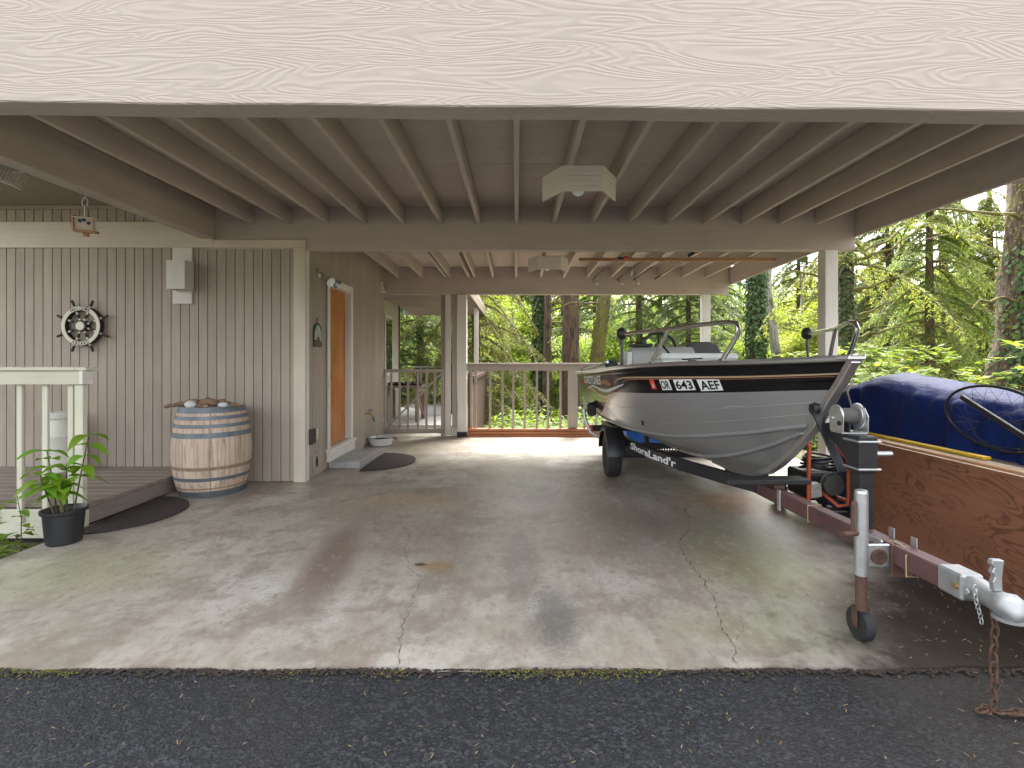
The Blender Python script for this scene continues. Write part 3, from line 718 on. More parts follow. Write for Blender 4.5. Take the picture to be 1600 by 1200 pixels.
rr_ = thing('rear_railing', 'taupe baluster railing across the open rear of the carport', 'railing', (1.1, Y3+.1, 0))
box('cap', (-.853, Y3-.02, 1.225), (3.19, Y3+.14, 1.262), RAILG[0], rr_, .004)
box('top_rail', (-.853, Y3+.03, 1.13), (3.19, Y3+.068, 1.224), RAILG[0], rr_, .003)
bx_ = [736, 743, 765.5, 785, 802, 820, 839, 856.5, 876]
i = 914
while i < 1095: bx_.append(i); i += 18.2
for p in bx_:
    x = gx(p); box('baluster', (x-.019, Y3+.03, .143), (x+.019, Y3+.068, 1.129), RAILG[2], rr_, .002)
box('post', (gx(888), Y3+.031, .143), (gx(903), Y3+.095, 1.1295), RAILG[2], rr_, .003)
for i in range(3):
    o = box('kerb_board', (-.848+.012*i, Y3-.06+.016*i, .001+.0475*i), (3.18-.01*i, Y3+.1-.006*i, .0435+.0475*i), CEDAR[0], None, .006)
    tag(o, ['lowest', 'middle', 'topmost'][i]+' of three red-brown boards stacked under the rear railing', 'board')
ss = thing('stair_screen', 'dark brown board screen running back from the rear railing', 'fence', (-.78, 11, 0))
for i in range(30):
    y = Y3+.16+i*.145; zb = .12-.02*i
    box('board', (-.80, y, zb), (-.776, y+.138, 1.10-.003*i), DARKW[2], ss, .003)
box('rail', (-.775, Y3+.16, .96), (-.74, Y3+4.4, 1.04), DARKW[1], ss, .003)
box('post', (-.86, Y3+4.42, -1.2), (-.77, Y3+4.51, 1.1), DARKW[2], ss, .003)
box('post', (-.845, Y3+.145, -.6), (-.805, Y3+.24, 1.1), DARKW[2], ss, .003)

# ------------------------------------------------------------------ porch
pdk = thing('porch_deck', 'low grey-brown plank porch deck in front of the house wall', 'deck', (-5, 4.8, 0))
yb = 4.105
for i in range(10):
    ye = min(yb+.135, Y2-.02)
    box('deck_board', (-8, yb, .132), (-3.418+random.uniform(-.004, .004), ye, .17), DECKW[0], pdk, .005); yb += .145
box('end_fascia', (-3.455, 4.105, .004), (-3.43, Y2-.03, .131), DECKW[1], pdk, .003)
box('front_skirt', (-8, 4.065, -.10), (-3.42, 4.10, .128), MOSSW[0], pdk, .004)
box('joist_block', (-8, 4.101, -.13), (-3.456, 4.14, .131), DARK, pdk, 0)  # near-black box paints the shade of the gap below the skirt
prl = thing('porch_railing', 'mossy white porch railing with square balusters and a sloped cap', 'railing', (-4.6, 4.03, 0))
SY = 4.02
box('cap', (-8, SY-.045, 1.235), (-3.345, SY+.09, 1.262), MOSSW[0], prl, .004)
box('rail_board', (-8, SY-.02, 1.125), (-3.40, SY+.018, 1.234), MOSSW[0], prl, .003)
sx_ = lambda p: (p-807)/800*SY
for p in (-58, -18, 22, 62, 102): box('baluster', (sx_(p), SY+.02-.002, .03), (sx_(p)+.043, SY+.045-.002, 1.12) if False else (sx_(p)+.043, SY+.044, 1.1245), MOSSW[2], prl, .003)
box('end_post', (-3.472, SY+.0, .003), (-3.405, SY+.044, 1.1245), MOSSW[2], prl, .003)
box('end_cap_board', (-3.3995, SY-.045, 1.128), (-3.37, SY+.06, 1.2335), WHITE[1], prl, .003)
# ------------------------------------------------------------------ lamp shields under the ceiling
def lamp(label, cx, y0, z0, w_, h, wd, wdx):
    t = thing('ceiling_lamp', label, 'lamp', (cx, y0+.12, z0), 'louvred lamps under the carport ceiling')
    def panel(a, b_, name):
        """a, b_: top corners; slotted sheet hanging down h"""
        a = Vector(a); b_ = Vector(b_); d = (b_-a); L = d.length; d.normalize(); nrm = Vector((-d.y, d.x, 0))
        M = Matrix(((d.x, nrm.x, 0, a.x), (d.y, nrm.y, 0, a.y), (0, 0, 1, a.z), (0, 0, 0, 1)))
        mb = MB(); e = .035; s = .0045; n_ = 5; hh = h/n_
        mb.box((0, 0, -h), (e, .007, 0), 0, M); mb.box((L-e, 0, -h), (L, .007, 0), 0, M)
        for i in range(n_): mb.box((e, 0, -(i+1)*hh+(s/2 if i < n_-1 else 0)), (L-e, .007, -i*hh-(s/2 if i else 0)), 0, M)
        return mb.build(name, CREAM[0] if False else LAMPW, t)
    panel((cx-w_/2, y0, z0), (cx+w_/2, y0, z0), 'front_louvre')
    panel((cx-w_/2-wdx, y0+wd, z0), (cx-w_/2-.002, y0, z0), 'side_louvre')
    panel((cx+w_/2+.002, y0, z0), (cx+w_/2+wdx, y0+wd, z0), 'side_louvre')
    mb = MB(); mb.sphere((cx-.02, y0+.14, z0-h+.058), .052, 18, 12); mb.tube([(cx-.02, y0+.14, z0-h+.10), (cx-.02, y0+.14, z0-.02)], .02, 12); mb.build('bulb', BULB, t, True)
    mb = MB(); mb.lathe([(.06, -.03), (.06, 0)], 20, 0, rotM((cx-.02, y0+.14, z0+.0))); mb.build('socket_base', WHITEM, t, True)
    mb = MB(); mb.box((cx-.12, y0+.08, z0), (cx+.12, y0+.20, z0+.012)); mb.build('mounting_plate', LAMPW, t)
    return t
LAMPW = plain('lamp_cream_enamel', (.76, .70, .61), .5, 0, .04, 5)
lamp('cream louvred lamp shield under the front bay joists', .494, 3.8, 2.762, .300, .19, .25, .14)
lamp('cream louvred lamp shield under the rear bay joists, behind the middle beam', .450, 7.06, 2.752, .318, .185, .24, .13)

# ------------------------------------------------------------------ wall box light, ship wheel
t = thing('porch_light', 'white box shaped porch light on a white backing board', 'light', (-3.58, 5.5, 1.92))
box('backing_board', (-3.70, Y2-.026, 1.92), (-3.49, Y2+.0, 2.524), WHITE[2], t, .004)
mb = MB(); x0, x1, y0, y1, z0, z1, w_ = -3.66, -3.468, 5.35, Y2-.027, 2.06, 2.36, .012
mb.box((x0, y0, z0), (x1, y0+w_, z1)); mb.box((x0, y0+w_, z0), (x0+w_, y1, z1)); mb.box((x1-w_, y0+w_, z0), (x1, y1, z1)); mb.box((x0+w_, y0+w_, z1-w_), (x1-w_, y1, z1))
mb.build('box_shade', WHITE[2], t)
mb = MB(); mb.sphere((-3.565, 5.43, 2.2), .035, 14, 10); mb.build('bulb', BULB, t, True)

WX, WY, WZ = -4.645, 5.47, 1.68
t = thing('ship_wheel', "decorative ship's wheel sign reading welcome aboard on the house wall", 'sign', (WX, 5.52, WZ-.29))
WOODK = plain('black_brown_wood', (.022, .016, .013), .6, 0, .3, 12)
CREAMS = plain('cream_sign_paint', (.60, .575, .45), .55, 0, .06, 8)
MW = rotM((WX, WY, WZ), R(90))          # local x right, y up, z towards the camera
def ring(ro, ri, za, zb, mi, mb, seg=56):
    for k in range(seg):
        a0, a1 = 2*math.pi*k/seg, 2*math.pi*(k+1)/seg
        q = lambda r, a, z: MW @ Vector((r*math.cos(a), r*math.sin(a), z))
        mb.add([q(ri, a0, za), q(ro, a0, za), q(ro, a1, za), q(ri, a1, za), q(ri, a0, zb), q(ro, a0, zb), q(ro, a1, zb), q(ri, a1, zb)],
               [(0, 3, 2, 1), (4, 5, 6, 7), (0, 1, 5, 4), (1, 2, 6, 5), (2, 3, 7, 6), (3, 0, 4, 7)], mi)
mb = MB(); ring(.212, .163, -.035, .012, 0, mb); rm = mb.build('rim', WOODK, t)
mb = MB(); ring(.207, .168, .0122, .017, 0, mb); face = mb.build('rim_face', CREAMS, t)
mb = MB(); mb.lathe([(.062, -.035), (.062, .02)], 28, 0, MW); hub = mb.build('hub', WOODK, t, True)
mb = MB(); mb.lathe([(.046, .0202), (.046, .026)], 28, 0, MW); mb.build('hub_face', CREAMS, hub, True)
for k in range(8):
    a = R(22.5+45*k); D = Vector((math.cos(a), math.sin(a), 0))
    mb = MB()
    def seg(r0, r1, w0, w1, mi, n_=1):
        mb.tube([MW @ (D*r0+Vector((0, 0, -.01))), MW @ (D*((r0+r1)/2)+Vector((0, 0, -.01))), MW @ (D*r1+Vector((0, 0, -.01)))], [w0, max(w0, w1)*1.12, w1], 8, mi)
    seg(.058, .085, .012, .009, 1); seg(.085, .13, .010, .012, 0); seg(.13, .166, .008, .011, 1); seg(.164, .2095, .010, .010, 0)
    seg(.209, .225, .013, .010, 1); seg(.225, .245, .008, .012, 0); seg(.245, .295, .012, .011, 0)
    mb.build('spoke', [WOODK, CREAMS], t, True)
def arc_text(word, r, a_mid, flip, size, step):
    mb = MB()
    for i, ch in enumerate(word):
        v_, f_ = textmesh(ch, size, .0012)
        wdt = max(p[0] for p in v_); 
        k = (i-(len(word)-1)/2)*step
        a = a_mid-k if not flip else a_mid+k
        rot = a-math.pi/2 if not flip else a+math.pi/2
        rad = r-size*.35 if not flip else r+size*.35
        out = []
        for p in v_:
            x, y = p[0]-wdt/2, p[1]
            out.append(MW @ Vector((rad*math.cos(a)+x*math.cos(rot)-y*math.sin(rot), rad*math.sin(a)+x*math.sin(rot)+y*math.cos(rot), .0178)))
        mb.add(out, f_)
    return mb.build('lettering', WOODK, face)
arc_text('WELCOME', .1875, R(90), False, .040, .168)
arc_text('ABOARD', .1875, R(270), True, .040, .168)

# ------------------------------------------------------------------ hanging ornament and wire feeder
t = thing('hanging_ornament', 'small painted wooden birdhouse hanging from the edge beam by a wire', 'birdhouse', (-3.32, 3.94, 2.3))
PINK = plain('faded_pink_paint', (.50, .28, .22), .7, 0, .25, 14); IVORY = plain('ivory_paint', (.66, .57, .47), .6, 0, .1, 12)
NAVY = plain('blue_spot', (.03, .045, .10), .6)
M0 = rotM((-3.32, 3.94, 2.37), R(8), 0, R(28))
mb = MB(); mb.box((-.055, -.05, -.055), (.055, .05, .03), 0, M0); mb.build('body', IVORY, t, bev=.004)
mb = MB(); mb.box((-.068, -.07, -.05), (-.056, .07, .055), 0, M0); mb.build('side', PINK, t)
mb = MB(); mb.box((-.055, -.075, .031), (.068, .075, .043), 0, M0); mb.build('roof', IVORY, t, bev=.003)
mb = MB(); mb.box((-.06, -.085, -.072), (.075, .06, -.0555), 0, M0); mb.box((-.01, -.02, -.10), (.02, .02, -.0722), 0, M0); mb.build('base', PINE[0], t)
for (x, z) in ((-.02, .012), (.032, .0), (.005, .02)):
    mb = MB(); mb.lathe([(.013, 0), (.013, .003)], 12, 0, M0 @ rotM((x, -.0502, z), R(90))); mb.build('spot', NAVY, t)
mb = MB(); mb.tube([(-3.32, 3.94, 2.41), (-3.32, 3.94, 2.50)], .004, 6)
mb.tube([(-3.32+.022*math.sin(a_), 3.94, 2.533-.033*math.cos(a_)) for a_ in np.linspace(0, 2*math.pi, 17)[:-1]], .003, 6, closed=True)
mb.tube([(-3.32, 3.94, 2.555), (-3.315, 3.94, 2.60), (-3.30, 3.94, 2.614)], .003, 6); mb.build('wire_hook', GALV, t, True)
t = thing('wire_feeder', 'galvanised wire suet cage hanging beside the edge beam', 'feeder', (-3.52, 3.55, 2.55))
mb = MB(); M0 = rotM((-3.54, 3.55, 2.60), 0, R(22), R(20))
for i in range(6):
    z = -.05+.02*i
    q = [M0 @ Vector(p) for p in ((-.09, -.05, z), (.09, -.05, z), (.09, .05, z), (-.09, .05, z))]; mb.tube(q, .0025, 5, closed=True)
for i in range(10):
    x = -.09+.02*i; mb.tube([M0 @ Vector((x, -.05, -.05)), M0 @ Vector((x, -.05, .05))], .002, 5); mb.tube([M0 @ Vector((x, -.05, -.05)), M0 @ Vector((x, .05, -.05))], .002, 5)
mb.tube([M0 @ Vector((0, 0, .05)), (-3.46, 3.55, 2.75), (-3.40, 3.55, 2.80), (-3.392, 3.55, 2.82)], .003, 6); mb.build('cage', GALV, t, True)
mb = MB(); mb.box((-.08, -.042, -.04), (.08, .042, .035), 0, M0); mb.build('suet_block', plain('suet', (.45, .33, .25), .8, 0, .3, 30), t, bev=.01)

# ------------------------------------------------------------------ wine barrel
BX, BY = -3.06, 5.155
t = thing('wine_barrel', 'weathered oak wine barrel with blue-grey steel hoops beside the porch', 'barrel', (BX, BY, 0))
H = .86
def br(z): u = (z/H-.5)*2; return .352-.062*u*u-.008*u**4
NS = 26
mb = MB(); zz = np.linspace(0.012, H, 15); da = 2*math.pi/NS*.485; vv = []
for z in zz:
    r = br(z)
    for a in (-da, -da*.35, da*.35, da): vv.append(((r)*math.cos(a), (r)*math.sin(a), z))
    for a in (da, -da): vv.append(((r-.027)*math.cos(a), (r-.027)*math.sin(a), z))
fs = []
for i in range(14):
    for k in range(6): fs.append((6*i+k, 6*i+(k+1) % 6, 6*i+6+(k+1) % 6, 6*i+6+k))
fs += [tuple(range(6))[::-1], tuple(84+k for k in range(6))]
mb.add(vv, fs); o = mb.build('stave', STAVE, None, True); sm = o.data; bpy.data.objects.remove(o)
for k in range(NS): addobj('stave', sm, t, (BX, BY, 0), (0, 0, 2*math.pi*(k+random.uniform(-.06, .06))/NS))
def hoop(z0, z1, m):
    mb = MB(); sg = 72; vv = []
    for (z, o_) in ((z0, .0), (z0, .0035), (z1, .0035), (z1, .0)):
        for k in range(sg):
            a = 2*math.pi*k/sg; r = br(z)+o_+.0005; vv.append((BX+r*math.cos(a), BY+r*math.sin(a), z))
    fs = [(i*sg+k, i*sg+(k+1) % sg, ((i+1) % 4)*sg+(k+1) % sg, ((i+1) % 4)*sg+k) for i in range(4) for k in range(sg)]
    mb.add(vv, fs); return mb.build('hoop', m, t, True, auto=.5)
HOOPR = plain('rust_stained_band', (.27, .19, .125), .8, .1, .3, 16, .2, 60, dirt=((.10, .06, .04), 10, .58, .7))
for z0, z1 in ((.002, .062), (.163, .196), (.575, .622), (.668, .703), (.744, .779), (.808, .862)): hoop(z0, z1, HOOP)
hoop(.268, .300, HOOPR); hoop(.083, .094, HOOPR)
mb = MB(); mb.lathe([(.26, .80), (.26, .825)], 40, 0, rotM((BX, BY, 0))); mb.build('head', OLDW[0], t)
# things lying on the barrel
def drift(path, rad, label, seed):
    rr = random.Random(seed); P = []; Rr = []
    n = 26
    for i in range(n):
        u = i/(n-1)*(len(path)-1); k = min(int(u), len(path)-2); f = u-k
        p = Vector(path[k]).lerp(Vector(path[k+1]), f); P.append(p+Vector((rr.uniform(-.006, .006), rr.uniform(-.006, .006), rr.uniform(-.005, .005))))
        Rr.append((rad[k]*(1-f)+rad[k+1]*f)*rr.uniform(.85, 1.18))
    mb = MB(); mb.tube(P, Rr, 10); o = mb.build('driftwood', DRIFT, None, True); tag(o, label, 'driftwood', 'driftwood on the barrel')
drift([(-3.42, 4.99, .865), (-3.30, 5.0, .880), (-3.20, 5.02, .905), (-3.10, 5.06, .905), (-3.0, 5.12, .895)], [.016, .02, .026, .024, .012], 'long driftwood stick overhanging the porch side of the barrel', 3)
drift([(-3.09, 5.0, .882), (-3.02, 4.99, .905), (-2.96, 5.0, .905), (-2.91, 5.02, .888)], [.02, .042, .038, .018], 'knotty driftwood root in the middle of the barrel top', 4)
drift([(-2.95, 5.05, .895), (-2.88, 5.02, .912), (-2.79, 5.0, .892), (-2.70, 4.99, .875)], [.02, .022, .016, .012], 'slim driftwood stick overhanging the wall side of the barrel', 5)
def lump(name, c, r, scl, m, label, cat, seed, amp=.12, fr=3):
    rr = np.random.default_rng(seed); mb = MB(); mb.sphere(c, r, 22, 14, 0, scl); ph = rr.uniform(0, 6, 6)
    for i, p in enumerate(mb.v):
        d = Vector(p)-Vector(c); dn = d.normalized()
        k = 1+amp*(math.sin(fr*dn.x*3+ph[0])*math.sin(fr*dn.y*3+ph[1])+.6*math.sin(fr*dn.z*5+ph[2])*math.sin(fr*2*dn.x*3+ph[3]))
        mb.v[i] = tuple(Vector(c)+d*k)
    o = mb.build(name, m, None, True); tag(o, label, cat); return o
lump('coral', (-3.155, 4.955, .885), .048, (1.15, .8, .8), CORAL, 'white pitted coral lump on the barrel top', 'coral', 1, .10, 6)
lump('shell', (-2.84, 4.955, .882), .042, (1.1, .8, .62), STONE, 'pale blue-grey shell on the barrel top', 'shell', 2, .05)
lump('pine_cone', (-3.05, 4.94, .876), .026, (1.3, .9, .8), DRIFT, 'brown cone beside the white coral on the barrel', 'cone', 3, .2, 9)
lump('pebble', (-2.985, 4.915, .874), .018, (1.2, .9, .7), plain('tan_pebble', (.35, .27, .2), .8), 'small tan pebble on the barrel rim below the driftwood root', 'pebble', 4)

# ------------------------------------------------------------------ milk can
MX, MY = -4.71, 5.30
t = thing('milk_can', 'chipped white milk can standing on the porch deck', 'milk can', (MX, MY, .1705))
mb = MB(); mb.lathe([(.140, 0), (.148, .012), (.148, .36), (.150, .365), (.148, .37), (.142, .41), (.118, .465), (.105, .50), (.105, .545), (.118, .56)], 36, 0, rotM((MX, MY, .171))); body = mb.build('body', MILK, t, True, auto=.5)
mb = MB(); mb.lathe([(.130, .545), (.136, .55), (.136, .585), (.12, .60), (.06, .612), (.0, .615)], 36, 0, rotM((MX, MY, .172))); mb.build('lid', MILK, t, True, auto=.5)
for s in (-1, 1):
    mb = MB(); mb.tube([(MX+s*.135, MY, .171+.43), (MX+s*.175, MY, .171+.455), (MX+s*.175, MY, .171+.50), (MX+s*.11, MY, .171+.525)], .009, 8); mb.build('handle', MILK, t, True)

# ------------------------------------------------------------------ doormats
def mat(label, cx, cy, rx, ry, rot):
    n = 40; P = [(cx, cy)]
    poly = []
    for i in range(n+1):
        a = -math.pi/2+math.pi*i/n
        x, y = rx*math.cos(a), ry*math.sin(a); poly.append((cx+x*math.cos(rot)-y*math.sin(rot), cy+x*math.sin(rot)+y*math.cos(rot)))
    mb = MB(); mb.prism(poly, Matrix.Translation((0, 0, .002)), .013)
    o = mb.build('doormat', RUBMAT, None, bev=.003); tag(o, label, 'doormat', 'half-round doormats')
mat('half-round dark rubber doormat in front of the porch deck end', -3.385, 4.37, .49, .53, R(4))
mat('half-round dark rubber doormat beside the concrete step at the door', -1.86, 6.62, .55, .57, R(0))

# ------------------------------------------------------------------ step below the door
st_ = thing('door_step', 'grey concrete paver step on the floor below the wooden door', 'step', (-2.08, 6.6, 0))
box('paver', (XS+.003, 6.20, .001), (-1.895, 6.615, .085), SLATE, st_, .006); box('paver', (XS+.003, 6.619, .001), (-1.893, 7.03, .083), SLATE, st_, .006)

# ------------------------------------------------------------------ plant in pot
PX, PY = -3.27, 3.70
t = thing('potted_plant', 'leafy green plant in a black nursery pot by the porch railing', 'plant', (PX, PY, 0))
mb = MB(); mb.lathe([(.0, .002), (.098, .002), (.104, .01), (.122, .215), (.136, .222), (.138, .245), (.130, .247), (.122, .235), (.116, .21), (.0, .205)], 36, 0, rotM((PX, PY, 0))); pot = mb.build('pot', BLACKP, t, True, auto=.5)
mb = MB(); mb.lathe([(.113, .20), (.10, .212), (.0, .214)], 24, 0, rotM((PX, PY, 0))); mb.build('soil', EARTH, pot, True)
def leafshape(L, W, fold=.25, droop=.3, n=7):
    """pointed leaf along +x, folded on its midrib and drooping"""
    vv = []; ff = []
    for i in range(n):
        u = i/(n-1); w_ = W*math.sin(math.pi*min(1, u**.8))*.5*(1-.25*u)+.0006; z = -droop*L*u*u
        vv += [(L*u, -w_, z+fold*w_), (L*u, 0, z), (L*u, w_, z+fold*w_)]
    for i in range(n-1):
        ff += [(3*i, 3*i+3, 3*i+4, 3*i+1), (3*i+1, 3*i+4, 3*i+5, 3*i+2)]
    return vv, ff
def plant_leaf(parent, p, yaw, pitch, L, W, m, droop=.3):
    v_, f_ = leafshape(L, W, .3, droop); M = rotM(p, 0, -pitch, yaw); mb = MB(); mb.add([M @ Vector(q) for q in v_], f_)
    return mb.build('leaf', m, parent, True)
rr = random.Random(5)
stems = [((-.05, .0), (-.105, -.02, .66), 5), ((.0, .03), (.0, .02, .56), 4), ((.05, .02), (.155, .03, .77), 5), ((.03, -.04), (.06, -.07, .46), 4), ((-.02, -.05), (-.10, -.08, .50), 4), ((.0, -.02), (-.02, -.05, .40), 3)]
for (b0, tip, nl) in stems:
    a_ = Vector((PX+b0[0], PY+b0[1], .20)); e_ = Vector((PX+tip[0], PY+tip[1], tip[2])); m_ = a_.lerp(e_, .5)+Vector((rr.uniform(-.02, .02), 0, .02))
    mb = MB(); mb.tube([a_, a_.lerp(m_, .5), m_, m_.lerp(e_, .5), e_], [.006, .0055, .005, .004, .003], 7); mb.build('stem', TWIG if nl > 3 else plain('green_stem', (.16, .19, .05), .6), t, True)
    y0 = rr.uniform(0, 6)
    for i in range(nl):
        f = 1-.14*i; p = a_.lerp(m_, f*2) if f < .5 else m_.lerp(e_, (f-.5)*2)
        for s in (0, math.pi):
            plant_leaf(t, p, y0+i*1.45+s, rr.uniform(.0, .5)-(.08*i), rr.uniform(.12, .18), rr.uniform(.085, .115), L_POT, rr.uniform(.25, .7))
# creeping plant in the bed left of the slab
t = thing('bed_plant', 'trailing leafy plant growing in the soil beside the slab corner', 'plant', (-3.65, 3.6, -.1))
rr = random.Random(9)
for s in range(13):
    a_ = Vector((-3.62+rr.uniform(-.2, .10), 3.62+rr.uniform(-.22, .2), -.11)); h = rr.uniform(.05, .22) if s < 9 else rr.uniform(.4, .62)
    e_ = a_+Vector((rr.uniform(-.12, .12), rr.uniform(-.1, .1), h)); m_ = a_.lerp(e_, .5)+Vector((rr.uniform(-.04, .04), rr.uniform(-.04, .04), .02))
    mb = MB(); mb.tube([a_, m_, e_], [.004, .003, .002], 6); mb.build('stem', TWIG, t, True)
    for i in range(7):
        f = 1-.12*i; p = a_.lerp(m_, f*2) if f < .5 else m_.lerp(e_, (f-.5)*2)
        plant_leaf(t, p, rr.uniform(0, 6.3), rr.uniform(-.2, .6), rr.uniform(.05, .10) if s < 9 else rr.uniform(.08, .12), rr.uniform(.045, .07), L_POT if s >= 9 else L_SHR, .3)

# ------------------------------------------------------------------ flood light, plaque, tap, basin, speaker
t = thing('flood_light', 'twin-head grey flood light mounted beside the wooden door', 'flood light', (XS, 5.9, 2.28))
mb = MB(); mb.lathe([(.055, 0), (.055, .02), (.03, .03)], 20, 0, rotM((XS+.001, 5.88, 2.31), 0, R(90))); mb.build('mount_plate', GALV, t, True)
for (yy, dz, k) in ((5.83, -.07, 0), (6.03, -.06, 1)):
    mb = MB(); a_ = Vector((XS+.03, 5.88, 2.31)); e_ = Vector((XS+.11, yy, 2.27+dz*.3)); mb.tube([a_, a_+Vector((.04, (yy-5.88)*.3, -.01)), e_], .012, 10)
    hd = Vector((.75, -.35, -.55)) if k == 0 else Vector((.6, .55, -.55)); hd.normalize()
    Mh = Matrix.Translation(e_) @ hd.to_track_quat('Z', 'Y').to_matrix().to_4x4()
    mb.lathe([(.018, -.01), (.028, .02), (.052, .07), (.056, .09)], 22, 0, Mh); hb = mb.build('lamp_head', GALV, t, True, auto=.6)
    mb = MB(); mb.lathe([(.053, .0905), (.045, .10), (.02, .106), (.0, .107)], 22, 0, Mh); mb.build('lens', BULB, hb, True)
t = thing('garden_plaque', 'small arched painted slate plaque hanging on the side wall by the door', 'plaque', (XS, 5.84, 1.46))
Mp = Matrix(((0, 0, 1, XS+.004), (1, 0, 0, 5.84), (0, 1, 0, 1.466), (0, 0, 0, 1)))
poly = [(-.115, 0), (.115, 0), (.115, .17)]+[(.115*math.cos(a_), .17+.105*math.sin(a_)) for a_ in np.linspace(.15, math.pi-.15, 12)]+[(-.115, .17)]
mb = MB(); mb.prism(poly, Mp, .012); mb.build('slate', plain('dark_slate', (.05, .05, .042), .7, 0, .4, 25), t, bev=.002)
def blob(pts, z, m, name):
    mb = MB(); mb.prism(pts, Mp, z); mb.v = [(p[0]+.0122, p[1], p[2]) for p in mb.v]; mb.build(name, m, t)
blob([(-.10, .07), (.10, .06), (.10, .16), (.04, .24), (-.02, .25), (-.09, .17)], .0006, plain('pale_sky_paint', (.33, .46, .43), .6, 0, .35, 30), 'painted_sky')
blob([(-.108, .008), (.108, .008), (.10, .06), (.02, .085), (-.10, .08)], .0007, plain('painted_green', (.05, .09, .035), .6, 0, .4, 30), 'painted_grass')
blob([(-.035, .015), (.045, .012), (.05, .09), (.035, .135), (-.03, .13), (-.04, .08)], .0012, plain('painted_brown', (.13, .07, .05), .6, 0, .5, 60), 'painted_barrow')
blob([(-.05, .12), (-.02, .17), (.02, .19), (.05, .14), (.03, .115), (-.02, .11)], .0016, plain('painted_flowers', (.42, .33, .30), .6, 0, .7, 110), 'painted_flowers')
mb = MB(); mb.tube([Mp @ Vector((-.03, .265, .006)), Mp @ Vector((0, .335, .004)), Mp @ Vector((.03, .265, .006))], .003, 6); mb.tube([Mp @ Vector((0, .335, .004)), Mp @ Vector((.07, .35, .008))], .002, 5); mb.build('hanging_loop', RUST, t, True)

t = thing('wall_tap', 'brass garden tap with a green connector on the side wall', 'tap', (XS, 7.76, .45))
mb = MB(); mb.tube([(XS+.001, 7.76, .505), (XS+.06, 7.76, .505), (XS+.09, 7.76, .49), (XS+.10, 7.76, .455)], .012, 10); mb.lathe([(.03, 0), (.03, .006)], 16, 0, rotM((XS+.0005, 7.76, .505), 0, R(90))); mb.tube([(XS+.06, 7.76, .51), (XS+.06, 7.76, .55)], .008, 8); mb.build('spout', BRONZE, t, True)
mb = MB()
for k in range(3): mb.tube([(XS+.06, 7.76, .552), (XS+.06+.035*math.cos(2.1*k), 7.76+.035*math.sin(2.1*k), .556)], .008, 8)
mb.lathe([(.012, 0), (.02, .008)], 12, 0, rotM((XS+.06, 7.76, .55))); mb.build('handle', plain('blue_green_knob', (.06, .14, .18), .5), t, True)
mb = MB(); mb.tube([(XS+.10, 7.76, .454), (XS+.115, 7.76, .42), (XS+.125, 7.77, .38)], .014, 10); mb.build('connector', plain('green_connector', (.03, .19, .13), .5), t, True)
mb = MB(); mb.tube([(XS+.125, 7.77, .379), (XS+.15, 7.79, .30), (XS+.15, 7.83, .2), (XS+.14, 7.87, .11), (XS+.14, 7.88, .04)], .0065, 8); mb.build('feed_tube', GALV, t, True)
NX, NY = -2.10, 7.92
t = thing('enamel_basin', 'white enamel basin with a dark rim and handles under the tap', 'basin', (NX, NY, 0))
mb = MB(); mb.lathe([(.0, .002), (.15, .002), (.165, .012), (.195, .115), (.212, .122), (.212, .128), (.192, .126), (.160, .022), (.0, .018)], 40, 0, rotM((NX, NY, 0))); mb.build('bowl', plain('white_basin_enamel', (.70, .71, .71), .3, 0, .03, 6, dirt=((.03, .03, .04), 9, .76, .9)), t, True, auto=.5)
mb = MB(); mb.tube([(NX+.212*math.cos(a_), NY+.212*math.sin(a_), .126) for a_ in np.linspace(0, 2*math.pi, 41)[:-1]], .0045, 6, closed=True); mb.build('rim', BLACKP, t, True)
for s in (-1, 1):
    mb = MB(); mb.tube([(NX+s*.20, NY-.05, .11), (NX+s*.245, NY-.04, .10), (NX+s*.255, NY, .085), (NX+s*.245, NY+.04, .10), (NX+s*.20, NY+.05, .11)], .006, 7); mb.build('handle', BLACKP, t, True)
mb = MB(); mb.lathe([(.0, .085), (.177, .085)], 40, 0, rotM((NX, NY, 0)))
WAT, nt, b = newmat('basin_water'); b.inputs['Base Color'].default_value = (.25, .27, .26, 1); b.inputs['Roughness'].default_value = .03
mb.build('water', WAT, t)
t = thing('wall_speaker', 'small off-white wedge speaker at the rear end of the side wall', 'speaker', (XS, 8.62, 2.45))
mb = MB(); mb.prism([(0, 0), (.085, .0), (.03, .17), (0, .17)], Matrix(((1, 0, 0, XS+.001), (0, 0, 1, 8.55), (0, 1, 0, 2.455), (0, 0, 0, 1))), .13); sp = mb.build('cabinet', WHITEM, t, bev=.004)
mb = MB(); mb.prism([(.0, 0), (.155, .0), (.155, .10), (0, .10)], Matrix.Translation((XS+.0835, 8.565, 2.463)) @ Matrix(((-.33, 0, .94, 0), (0, 1, 0, 0), (.94, 0, .33, 0), (0, 0, 0, 1))), .004); mb.build('grille', plain('grey_grille', (.25, .24, .23), .8, 0, .2, 80), sp)

